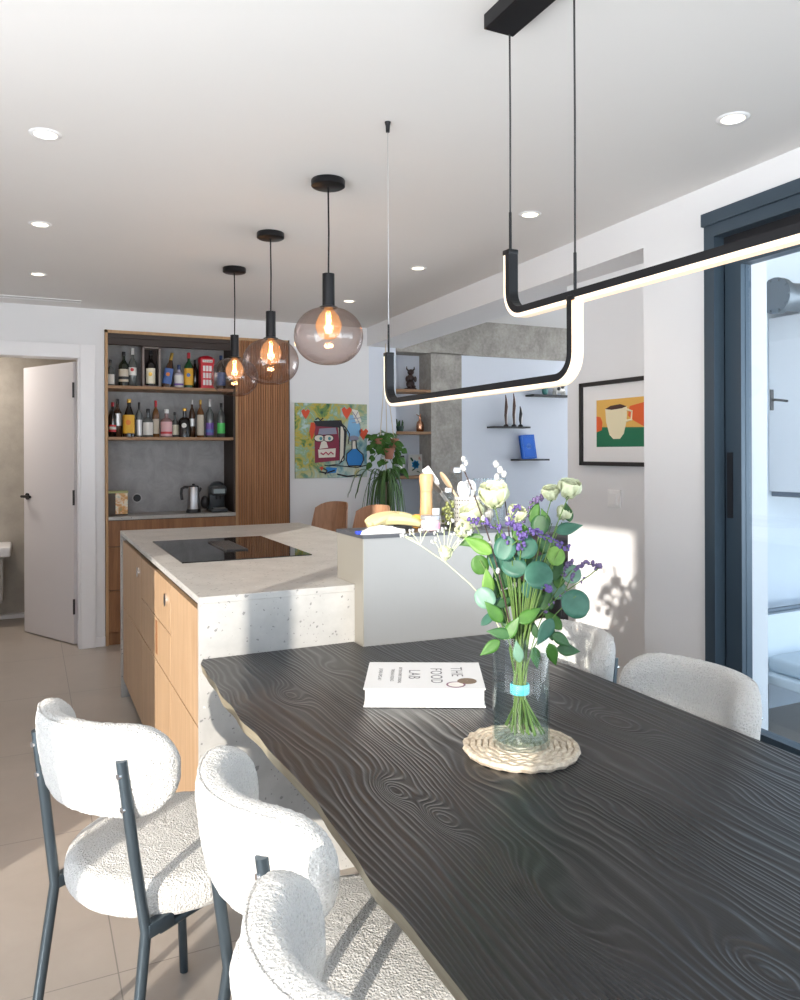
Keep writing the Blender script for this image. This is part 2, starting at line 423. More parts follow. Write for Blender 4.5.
# door casing
bm = B()
box(bm, .335, .435, 5.975, 5.999, 0, 2.165, .002); box(bm, -.6, .334, 5.975, 5.999, 2.068, 2.165, .002)
box(bm, .320, .3345, 5.985, 6.13, 0, 2.067, .001); box(bm, -.6, .3345, 5.9855, 6.13, 2.0675, 2.084, .001)
struct('trim_doorway', bm, M['lacquer'])
# door leaf swung into the bathroom
dang = math.atan2(6.70-6.12, .012-.318); L = .70
leaf = thing('door_1', None, None, (.315, 6.13, 0), dang); leaf['kind'] = 'structure'
bm = B(); box(bm, 0, L, -.02, .02, .008, 2.055, .002); lf = part('door_leaf', bm, M['doorgrey'], leaf, local=True)
for z in (.28, 1.07, 1.85):
    bm = B(); tube(bm, [(-.004, .022, z-.055), (-.004, .022, z+.055)], .008, 8); part('hinge', bm, M['blackmat'], leaf, local=True)
bm = B()
for s in (1, -1):
    lathe(bm, [(.026, 0), (.026, .008), (.012, .012), (.012, .05)], (0, 0, 0), 16)
    for v in list(bm.verts):
        pass
bm.free(); bm = B()
for s in (1, -1):
    tube(bm, [(L-.06, s*.02, 1.06), (L-.06, s*.03, 1.06)], .026, 16)
    tube(bm, [(L-.06, s*.03, 1.06), (L-.06, s*.065, 1.06)], .010, 10)
    tube(bm, [(L-.05, s*.065, 1.06), (L-.10, s*.066, 1.06), (L-.175, s*.066, 1.06)], .0105, 10)
part('door_handle', bm, M['black'], leaf, True, local=True)
# window 1: sliding door frame on the terrace side
def yw(px, x=2.40): return on(0, x, px, 500).y
w1 = thing('window_1', None, None, (2.4, 0, .3)); w1['kind'] = 'structure'
bm = B()
def sk(bm, xo0, xo1, y0, y1, z0, z1):
    prism(bm, [(XR(y0)+xo0, y0), (XR(y0)+xo1, y0), (XR(y1)+xo1, y1), (XR(y1)+xo0, y1)], z0, z1)
yA, yB_, yC, yD = yw(704.5, 2.366), yw(715, 2.366), yw(722, 2.42), yw(742, 2.42)
sk(bm, -.022, .10, yB_, yA, .30, 2.30); sk(bm, -.022, .10, -2.9, yB_, 2.215, 2.272); sk(bm, -.034, .10, -2.9, yA+.004, 2.262, 2.31)
sk(bm, -.022, .10, -2.9, yA, .295, .325)
part('window_frame', bm, M['bluesteel'], w1)
bm = B(); sk(bm, .03, .10, yC, yB_, .32, 2.22); sk(bm, .03, .10, -2.9, yC, 2.165, 2.22); part('track', bm, M['gasket'], w1)
bm = B(); sk(bm, .035, .09, yD, yC, .325, 2.17); sk(bm, .035, .09, .1, yD, 2.10, 2.17); sk(bm, .035, .09, .1, yD, .325, .36); sk(bm, .035, .09, .02, .1, .325, 2.17)
sh = part('sash', bm, M['bluesteel'], w1)
bm = B(); sk(bm, .055, .061, .1, yD, .36, 2.10); part('pane', bm, M['glass_win'], w1)
bm = B(); sk(bm, .0555, .0615, -2.9, .02, .36, 2.10); part('pane', bm, M['glass_win'], w1)
bm = B(); sk(bm, .028, .036, yw(732.5, 2.416), yw(727.5, 2.416), 1.14, 1.39); part('pull_handle', bm, M['gasket'], sh)

# ------------------------------------------------------------------ bar unit in the far wall
u = thing('bar_cabinet', 'tall walnut bar cabinet with open bottle shelves, grey backing and a ribbed door', 'cabinet', (.5, 6.0, 0))
y0 = 5.985
bm = B()
box(bm, .503, .522, y0, 6.34, 0, 2.283, .001); box(bm, .503, 1.876, y0, 6.34, 2.262, 2.283, .001); box(bm, 1.450, 1.468, y0, 6.0, 0.0, 2.262, .001)
part('frame', bm, M['edgewood'], u, label='pale wood outer frame')
bm = B(); box(bm, .522, 1.45, 6.325, 6.34, .93, 2.262); part('back_panel', bm, M['nicheback'], u)
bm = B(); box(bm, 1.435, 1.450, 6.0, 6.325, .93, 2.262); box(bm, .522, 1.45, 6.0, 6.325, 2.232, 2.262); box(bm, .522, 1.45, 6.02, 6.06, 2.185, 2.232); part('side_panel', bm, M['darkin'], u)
for z in (1.862, 1.488):
    bm = B(); box(bm, .524, 1.435 if z > 1.6 else 1.434, 6.0, 6.325, z, z+.022, .001); part('shelf', bm, M['shelfwood'], u)
bm = B(); box(bm, .523, 1.450, 5.99, 6.325, .905, .93, .001); part('countertop', bm, M['stone'], u)
ys = .524
for z0_, z1_ in ((.715, .900), (.40, .710), (.095, .395)):
    bm = B(); box(bm, .524, 1.448, y0, 6.0, z0_, z1_, .001); part('drawer', bm, M['walnut'], u)
bm = B(); box(bm, .5235, 1.449, 6.003, 6.32, .092, .904); part('carcass', bm, M['darkin'], u)
bm = B(); box(bm, .524, 1.876, 6.01, 6.3, 0, .09); part('plinth', bm, M['walnut'], u)
bm = B(); box(bm, 1.470, 1.874, 5.992, 6.3, .095, 2.260); dr = part('door', bm, M['slatwood'], u)
bm = B(); N = 21; wsl = .404/N
for i in range(N):
    x = 1.470 + i*wsl; box(bm, x+.0025, x+wsl-.0025, 5.972, 5.993, .095, 2.260, .0025, seg=1)
part('slats', bm, M['slatwood'], dr)
bm = B(); box(bm, 1.872, 1.878, 5.97, 6.0, 0, 2.283); part('edge_strip', bm, M['darkin'], u)

# ------------------------------------------------------------------ bottles
GL = {}
def gmat(key, c, rough=.06, spec=.8):
    if key not in GL: GL[key] = mat('bottle_'+key, c, rough, spec=spec)
    return GL[key]
def arc_label(bm, c, r, z0, z1, half=1.15, n=12, ang=-PI/2 - .25):
    ring = []
    for i in range(n+1):
        a = ang - half + 2*half*i/n
        ring.append((bm.verts.new((c[0]+r*math.cos(a), c[1]+r*math.sin(a), z0)), bm.verts.new((c[0]+r*math.cos(a), c[1]+r*math.sin(a), z1))))
    for i in range(n): bm.faces.new((ring[i][0], ring[i+1][0], ring[i+1][1], ring[i][1]))
def bottle(x, y, z, h, r, glass, cap, lab, text, shape='std', lz=(.12, .5), cap_h=.12, emblem=None, grp=None, tilt=0, stripe=None):
    b = thing('bottle', text, 'bottle', (x, y, z), 0, grp)
    neck = r*.30
    if shape == 'std': pr = [(r*.9, 0), (r, .004), (r, h*.58), (r*.92, h*.63), (r*.55, h*.71), (neck, h*.77), (neck, h*.93)]
    elif shape == 'tall': pr = [(r*.9, 0), (r, .004), (r, h*.62), (r*.9, h*.68), (neck*1.1, h*.80), (neck, h*.93)]
    elif shape == 'squat': pr = [(r*.92, 0), (r, .004), (r, h*.56), (r*.8, h*.64), (neck, h*.70), (neck, h*.93)]
    elif shape == 'cone': pr = [(r*.9, 0), (r, .004), (r*1.0, h*.45), (r*.8, h*.58), (r*.45, h*.75), (neck, h*.82), (neck, h*.93)]
    bm = B(); lathe(bm, pr, (0, 0, 0), 18); body = part('glass_body', bm, glass, b, True, local=True)
    bm = B(); lathe(bm, [(neck*1.15, h*(1-cap_h)), (neck*1.2, h*(1-cap_h)+.002), (neck*1.2, h-.002), (neck*1.05, h)], (0, 0, 0), 12); part('cap', bm, cap, b, True, local=True)
    if lab is not None:
        bm = B(); arc_label(bm, (0, 0), r+.0008, h*lz[0], h*lz[1]); part('label', bm, lab, b, True, local=True)
    if stripe is not None:
        bm = B(); arc_label(bm, (0, 0), r+.0014, h*(lz[0]+.07), h*(lz[0]+.15)); part('label_band', bm, stripe, b, True, local=True)
    if emblem is not None:
        bm = B(); zc = h*(lz[0]+lz[1])/2 + .012; a0 = -PI/2 - .25; R = r+.0016; er = r*.42
        c = bm.verts.new((R*math.cos(a0), R*math.sin(a0), zc)); ring = []
        for k in range(14):
            a = 2*PI*k/14; aa = a0 + er*math.cos(a)/R
            ring.append(bm.verts.new((R*math.cos(aa), R*math.sin(aa), zc + er*math.sin(a))))
        for k in range(14): bm.faces.new((c, ring[k], ring[(k+1) % 14]))
        part('emblem', bm, emblem, b, True, local=True)
    if tilt: b.rotation_euler = (0, tilt, 0)
    return b
gd = gmat('dark_green', (.010, .016, .010)); gb = gmat('black', (.010, .008, .008)); gc = gmat('pale_clear', (.10, .11, .11), .04)
ga = gmat('amber', (.16, .065, .02)); gg = gmat('green', (.012, .07, .025)); gp = gmat('pinkish', (.28, .17, .17)); gbr = gmat('brown', (.06, .025, .012))
cw = mat('cap_white', (.8, .8, .8), .4); cr = mat('cap_red', (.45, .02, .03), .4); cb = mat('cap_black', (.015, .015, .018), .4); cbl = mat('cap_blue', (.03, .06, .18), .4); cy = mat('cap_gold', (.6, .38, .08), .35, .7)
lw_ = mat('label_white', (.72, .70, .66), .6); lbeige = mat('label_beige', (.58, .52, .42), .6); ly = mat('label_yellow', (.75, .42, .04), .6); lr = mat('label_red', (.55, .03, .04), .5)
lpk = mat('label_rose', (.70, .42, .44), .6); lgr = mat('label_green', (.08, .55, .12), .5); lpu = mat('label_purple', (.16, .08, .36), .5); lblu = mat('label_blue', (.08, .16, .42), .5); lsil = mat('label_silver', (.55, .55, .55), .35, .6); lcream = mat('label_cream', (.75, .70, .55), .6); lor = mat('label_orange', (.75, .22, .04), .6)
S1, S2 = 1.884, 1.510
def bx_(zx): return on(1, 6.13, 100+zx/5.714, 410).x
g1, g2 = 'spirit bottles on the upper bar shelf', 'spirit bottles on the lower bar shelf'
YB = 6.13
bottle(bx_(62), YB, S1, .20, .030, gc, cb, lw_, 'small clear bottle with black cap, first on the upper shelf beside the cabinet frame', 'std', (.08, .45), grp=g1)
bottle(bx_(137), YB, S1, .262, .038, gd, cb, lbeige, 'dark green bottle with broad beige label on the upper bar shelf', 'std', (.14, .50), grp=g1, stripe=cb)
bottle(bx_(188), YB, S1, .292, .031, gc, cw, lw_, 'clear bottle with tall white cap and red round emblem on the upper bar shelf', 'std', (.30, .50), .17, emblem=lr, grp=g1)
# boxed bottle
fr = thing('boxed_bottle_display', 'grey wooden display box with an open front on the upper bar shelf', 'box', (bx_(291), YB, S1))
bm = B(); w_, h_, d_ = .066, .305, .045
box(bm, -w_, -w_+.014, -d_, d_, 0, h_, .001); box(bm, w_-.014, w_, -d_, d_, 0, h_, .001); box(bm, -w_, w_, -d_, d_, 0, .012, .001); box(bm, -w_, w_, -d_, d_, h_-.014, h_, .001)
part('frame', bm, mat('weathered_grey_wood', (.26, .22, .20), .7), fr, local=True)
bm = B(); box(bm, -w_+.01, w_-.01, d_-.006, d_, .01, h_-.01); part('back_panel', bm, mat('dark_box_lining', (.03, .018, .015), .7), fr, local=True)
bottle(bx_(291), YB-.004, S1+.013, .265, .036, gb, cb, lcream, 'dark bottle with cream label and gold seal standing inside the grey wooden box', 'std', (.06, .50), emblem=cy, grp=g1)
bottle(bx_(388)-.012, YB, S1, .275, .036, gbr, cy, lblu, 'leaning bottle with blue and orange label on the upper bar shelf', 'cone', (.12, .55), .30, emblem=lor, grp=g1, tilt=.16)
bottle(bx_(452), YB, S1, .182, .036, gmat('lavender', (.45, .42, .52), .4), cbl, lw_, 'short lavender bottle with blue cap on the upper bar shelf', 'squat', (.06, .55), .20, grp=g1, stripe=lpu)
bottle(bx_(508), YB, S1, .280, .036, gg, cr, ly, 'green bottle with red cap and yellow label beside the red telephone box', 'std', (.10, .56), .16, emblem=lblu, grp=g1)
bottle(bx_(556), 6.22, S1, .235, .028, gb, cb, None, 'slim black bottle half hidden behind the red telephone box', 'tall', grp=g1)
bottle(bx_(692), YB, S1, .270, .036, gb, cbl, lblu, 'dark bottle with blue cap beside the red telephone box, behind the smoked globe', 'std', grp=g1)
# phone box
pb = thing('telephone_box_model', 'small red telephone box tin on the upper bar shelf', 'ornament', (bx_(608), YB, S1))
red = mat('telephone_red', (.62, .015, .03), .35); bm = B(); w_ = .050
box(bm, -w_, w_, -.045, .045, 0, .235, .003); box(bm, -w_-.004, w_+.004, -.049, .049, 0, .018, .002); box(bm, -w_-.004, w_+.004, -.049, .049, .198, .236, .002)
part('body', bm, red, pb, local=True)
bm = B(); lathe(bm, [(w_*1.25, 0), (w_*1.0, .014), (w_*.5, .024), (.001, .028)], (0, 0, .236), 24, sy=.85); part('roof', bm, red, pb, True, local=True)
bm = B()
for r_ in range(3):
    for c_ in range(3):
        xx = -.034 + c_*.0235; zz = .030 + r_*.054; box(bm, xx, xx+.018, -.047, -.0445, zz, zz+.042)
part('panes', bm, mat('frosted_pane', (.75, .72, .72), .4), pb, local=True)
bm = B(); box(bm, -.038, .038, -.051, -.0485, .206, .226); sg = part('sign', bm, lw_, pb, local=True)
def text(body, size, loc, rot, m, parent, name='lettering', ext=.0003, align='CENTER', sp=1.0):
    cu = bpy.data.curves.new(name, 'FONT'); cu.body = body; cu.size = size; cu.extrude = ext; cu.align_x = align; cu.align_y = 'CENTER'; cu.space_character = sp
    cu.materials.append(m); o = bpy.data.objects.new(name, cu); COL.objects.link(o)
    o.location = loc; o.rotation_euler = rot
    dg = bpy.context.evaluated_depsgraph_get(); dg.update()
    me = bpy.data.meshes.new_from_object(o.evaluated_get(dg)); bpy.data.objects.remove(o)
    me.materials.clear(); me.materials.append(m)
    o = bpy.data.objects.new(name, me); COL.objects.link(o); o.location = loc; o.rotation_euler = rot
    o.parent = parent; return o
text('TELEPHONE', .0125, (0, -.0518, .216), (PI/2, 0, 0), cb, pb)
# lower shelf
bottle(bx_(73), YB+.01, S2, .258, .028, gb, cr, lr, 'slim black bottle with red cap and red label, first on the lower bar shelf', 'std', (.15, .35), grp=g2, stripe=lw_)
bottle(bx_(103), 6.16, S2, .285, .033, gbr, cb, lsil, 'brown bottle with silver label behind the slim red capped bottle on the lower shelf', 'std', (.3, .62), grp=g2)
bottle(bx_(166), YB, S2, .285, .045, gb, cy, ly, 'broad black bottle with big yellow label on the lower bar shelf', 'cone', (.10, .58), .10, emblem=lor, grp=g2)
bottle(bx_(224), YB, S2, .262, .024, gc, cb, lsil, 'narrow clear bottle with tall black cap beside the yellow labelled bottle', 'tall', (.05, .5), .2, grp=g2)
bottle(bx_(275), YB, S2, .215, .038, gc, cb, lw_, 'stout clear bottle with plain white label and black cap on the lower bar shelf', 'squat', (.08, .52), .14, grp=g2)
bottle(bx_(321), 6.15, S2, .280, .027, ga, cr, lbeige, 'slender amber bottle with dark red cap on the lower bar shelf', 'tall', (.1, .5), .18, grp=g2)
bottle(bx_(380), YB, S2, .215, .045, gp, cw, lpk, 'wide bottle with rose coloured label and white cap on the lower bar shelf', 'squat', (.05, .55), .15, grp=g2, stripe=lr)
bottle(bx_(433), 6.17, S2, .195, .030, gc, cb, lcream, 'small bottle with cream label and wide black cap behind the rose labelled one', 'squat', (.1, .5), .12, grp=g2)
bottle(bx_(483), YB, S2, .225, .045, gb, cy, None, 'round shouldered black bottle with white drop emblem on the lower bar shelf', 'squat', (.2, .5), .1, emblem=lw_, grp=g2)
bottle(bx_(530), 6.16, S2, .292, .024, gbr, lsil, lsil, 'tall thin brown bottle with silver stopper on the lower bar shelf', 'tall', (.3, .5), grp=g2)
bottle(bx_(574), YB, S2, .292, .028, ga, cy, lbeige, 'tall amber bottle with gold cap and pale vertical lettering on the lower shelf', 'tall', (.06, .6), grp=g2)
bottle(bx_(627), YB, S2, .300, .032, gc, lsil, lpu, 'tall clear bottle with purple label and silver cap on the lower bar shelf', 'std', (.06, .38), .2, grp=g2, stripe=lblu)
bottle(bx_(692), YB, S2, .270, .032, gc, cb, lgr, 'clear bottle with bright green label, last on the lower bar shelf', 'tall', (.12, .42), grp=g2)
# counter items
CT = .931
tb = thing('tin_box', 'small tea tin with painted seascape front on the bar counter', 'tin', (on(1, 6.12, 118, 490).x, 6.12, CT))
bm = B(); box(bm, -.075, .065, -.05, .05, 0, .175, .004); part('body', bm, mat('dark_tin', (.07, .05, .035), .5, .2), tb, local=True)
m = mat('painted_tin_front', (.5, .45, .3), .4); t = NT(m); v = t.co(); f = t.noise(v, 18, 4, .6, .8)
t.col(t.ramp(f, [(.3, (.05, .22, .30)), (.42, (.75, .70, .55)), (.55, (.60, .28, .08)), (.7, (.16, .28, .14))]))
bm = B(); box(bm, -.022, .062, -.0515, -.049, .012, .165); part('front_picture', bm, m, tb, local=True)
bm = B(); box(bm, -.077, .067, -.052, .052, .165, .183, .003); part('lid', bm, mat('green_gold_lid', (.35, .36, .16), .4, .3), tb, local=True)
so = thing('wall_socket', 'round black socket in the grey panel above the tea tin', 'socket', (on(1, 6.325, 137, 498).x, 6.325, on(1, 6.325, 137, 498).z))
bm = B(); tube(bm, [(0, .001, 0), (0, -.006, 0)], .036, 24); part('rim', bm, mat('socket_rim', (.5, .5, .5), .4), so, True, local=True)
bm = B(); tube(bm, [(0, -.004, 0), (0, -.009, 0)], .028, 24); part('insert', bm, M['blackmat'], so, True, local=True)
kx = on(1, 6.12, 193.5, 500).x
kt = thing('electric_kettle', 'steel kettle with black handle on the bar counter', 'kettle', (kx, 6.12, CT))
bm = B(); lathe(bm, [(.046, .028), (.047, .05), (.042, .19), (.038, .200)], (0, 0, 0), 28); part('body', bm, M['steel'], kt, True, local=True)
bm = B(); lathe(bm, [(.055, 0), (.056, .008), (.050, .028)], (0, 0, 0), 28); part('base', bm, M['blackmat'], kt, True, local=True)
bm = B(); lathe(bm, [(.040, .198), (.038, .206), (.012, .212), (.010, .222), (.001, .224)], (0, 0, 0), 20); part('lid', bm, M['blackmat'], kt, True, local=True)
bm = B(); tube(bm, [(-.038, 0, .196), (-.065, 0, .198), (-.088, 0, .185), (-.092, 0, .15), (-.086, 0, .10)], .011, 10); part('handle', bm, M['blackmat'], kt, True, local=True)
bm = B(); tube(bm, [(.036, 0, .165), (.058, 0, .188)], [.018, .009], 10); part('spout', bm, M['blackmat'], kt, True, local=True)
cx_ = on(1, 6.12, 217.5, 500).x
cf = thing('coffee_machine', 'compact black capsule coffee machine at the end of the bar counter', 'coffee machine', (cx_, 6.12, CT))
dk = mat('dark_slate_plastic', (.035, .042, .048), .3)
bm = B(); box(bm, -.062, .062, -.09, .10, 0, .03, .01); box(bm, -.058, .058, .0, .10, .02, .2, .015); box(bm, -.06, .06, -.07, .10, .13, .205, .02); blob(bm, (0, .01, .195), .06, (1, 1.2, .75)); part('body', bm, dk, cf, True, local=True)
bm = B(); tube(bm, [(0, -.04, .13), (0, -.04, .10)], .018, 14); part('spout', bm, M['blackmat'], cf, True, local=True)
bm = B(); box(bm, -.045, .045, -.072, -.068, .145, .180, .003); part('front_panel', bm, mat('grey_panel', (.22, .26, .27), .3), cf, local=True)
bm = B(); box(bm, -.045, .045, -.092, -.04, .03, .036, .003); part('drip_grid', bm, M['steel'], cf, local=True)
bm = B(); blob(bm, (-.092, .03, .075), .04, (.8, .8, 1.3)); part('water_tank', bm, M['blackmat'], cf, True, local=True)

# ------------------------------------------------------------------ island
isl = thing('kitchen_island', 'kitchen island with speckled stone top and waterfall ends over oak drawer fronts', 'kitchen island', (1.0, 3.6, 0))
X0, X1, Y0, Y1, ZT = .475, 1.55, 2.44, 4.72, .95
bm = B(); box(bm, X0, X1, Y0, Y1, ZT-.022, ZT, .0015); part('worktop', bm, M['stone'], isl)
bm = B(); box(bm, X0, X1, Y0, Y0+.022, 0, ZT-.022); part('end_panel', bm, M['stone'], isl)
bm = B(); box(bm, X0, X1, Y1-.022, Y1, 0, ZT-.022); part('end_panel', bm, M['stone'], isl)
bm = B(); box(bm, X0+.03, X1-.02, Y0+.022, Y1-.022, .10, ZT-.022); part('carcass', bm, M['darkin'], isl)
bm = B(); box(bm, X0+.06, X1-.05, Y0+.022, Y1-.022, 0, .10); part('plinth', bm, M['blackmat'], isl)
ztop = .895; zmid = .52; ys_ = [Y0+.024, 3.405, 4.08, Y1-.024]
fronts = [
    ('cabinet_door', Y0+.026, 3.398, zmid+.0025, ztop), ('cabinet_door', Y0+.026, 3.398, .105, zmid-.0025),
    ('drawer', 3.402, Y1-.027, .705, ztop), ('drawer', 3.402, Y1-.027, zmid+.0025, .700), ('cabinet_door', 3.402, Y1-.027, .105, zmid-.0025)]
fronts = [
    ('drawer', Y0+.026, 3.05, zmid+.003, ztop), ('drawer', Y0+.026, 3.05, .105, zmid-.003),
    ('drawer', 3.055, 3.885, .705, ztop), ('drawer', 3.055, 3.885, zmid+.003, .700), ('drawer', 3.055, 3.885, .105, zmid-.003),
    ('cabinet_door', 3.89, Y1-.027, zmid+.003, ztop), ('cabinet_door', 3.89, Y1-.027, .105, zmid-.003)]
for nm, a, b, z0_, z1_ in fronts:
    bm = B(); box(bm, X0+.012, X0+.030, a, b, z0_, z1_, .001); part(nm, bm, M['oak'], isl)
for (yy, zz) in ((4.0, .812), (3.145, .822)):
    bm = B(); tube(bm, [(X0+.013, yy, zz), (X0+.004, yy, zz)], .026, 24); part('knob', bm, M['chrome'], isl, True)
for yy, za, zb in ((2.475, .40, .66), (3.41, .55, .69)):
    bm = B(); prism(bm, [(X0+.0095, yy-.02), (X0+.0125, yy-.02), (X0+.0125, yy+.02), (X0+.0095, yy+.02)], za, zb); part('finger_pull', bm, M['walnut'], isl)
hb = thing('induction_hob', 'black glass induction hob set in the stone island top', 'hob', (.84, 3.62, ZT))
bm = B(); box(bm, .558, 1.108, 3.21, 4.035, ZT, ZT+.005, .001); part('glass_plate', bm, M['hob'], hb)
vx, vy = .845, 3.66
bm = B()
for i in range(13):
    yy = vy-.17 + i*.028; box(bm, vx-.045, vx+.045, yy, yy+.012, ZT+.005, ZT+.012, .002, seg=1)
box(bm, vx-.05, vx-.045, vy-.19, vy+.19, ZT+.005, ZT+.011); box(bm, vx+.045, vx+.05, vy-.19, vy+.19, ZT+.005, ZT+.011)
part('vent_grille', bm, M['blackmat'], hb)
# raised block
bl = thing('raised_bar_block', 'tall grey metal block with dark top standing between island and table', 'bar counter', (1.27, 2.6, 0))
BX0, BX1, BY0, BY1, BZ = .992, 1.556, 2.365, 2.435, 1.124
bm = B()
prism(bm, [(BX0+.002, 2.365), (BX1, 2.335), (BX1, 2.437), (BX0+.002, 2.437)], 0, BZ-.012)
part('front_panel', bm, M['blockgrey'], bl)
bm = B(); prism(bm, [(BX0-.001, 2.364), (BX0+.003, 2.364), (BX0+.003, 2.437), (BX0-.001, 2.437)], 0, BZ-.012); box(bm, BX0, BX1, 2.4375, 2.60, ZT+.0005, BZ-.012); part('side_panel', bm, M['blockside'], bl)
bm = B(); prism(bm, [(BX0-.004, 2.358), (BX1+.004, 2.328), (BX1+.004, 2.602), (BX0-.004, 2.602)], BZ-.012, BZ); part('top', bm, mat('dark_slate_top', (.05, .052, .06), .35), bl)
BT = BZ + .0005

# ------------------------------------------------------------------ table
tb = thing('dining_table', 'long black brushed wood dining table with live edge', 'table', (.96, 1.1, 0))
top, bot = .76, .732
left = []
yy = -.35; i = 0
while yy < 2.40:
    left.append((.462 + .012*noise.noise(Vector((yy*2.3, 0, 3))) + .006*noise.noise(Vector((yy*9, 5, 3))) + (.012*max(0, 1-abs(yy-1.35)/.25)), yy)); yy += .03
left.append((.484, 2.432))
out = left + [(.985, 2.434), (.986, 2.355), (1.458, 2.323)] + [(1.452 + .008*noise.noise(Vector((y_*2.1, 7, 1))), y_) for y_ in [2.2-.1*k for k in range(26)]]
bm = B(); n = len(out)
a = [bm.verts.new((x, y, top)) for x, y in out]; b = [bm.verts.new((x+(.006 if x < .6 and y < 2.42 else 0), y, bot)) for x, y in out]
bm.faces.new(a); f = bm.faces.new(b[::-1]); f.material_index = 1
for k in range(n):
    q = bm.faces.new((a[k], b[k], b[(k+1) % n], a[(k+1) % n])); q.material_index = 1 if k < len(left)-1 else 0
part('tabletop', bm, [M['table'], M['tableedge']], tb)
for yy in (.25, 1.75):
    bm = B(); box(bm, .80, .86, yy-.03, yy+.03, 0, .7315, .003); box(bm, 1.08, 1.14, yy-.03, yy+.03, 0, .7315, .003); box(bm, .60, 1.32, yy-.03, yy+.03, .715, .7315); box(bm, .60, 1.32, yy-.035, yy+.035, 0, .02)
    part('leg_frame', bm, M['black'], tb)

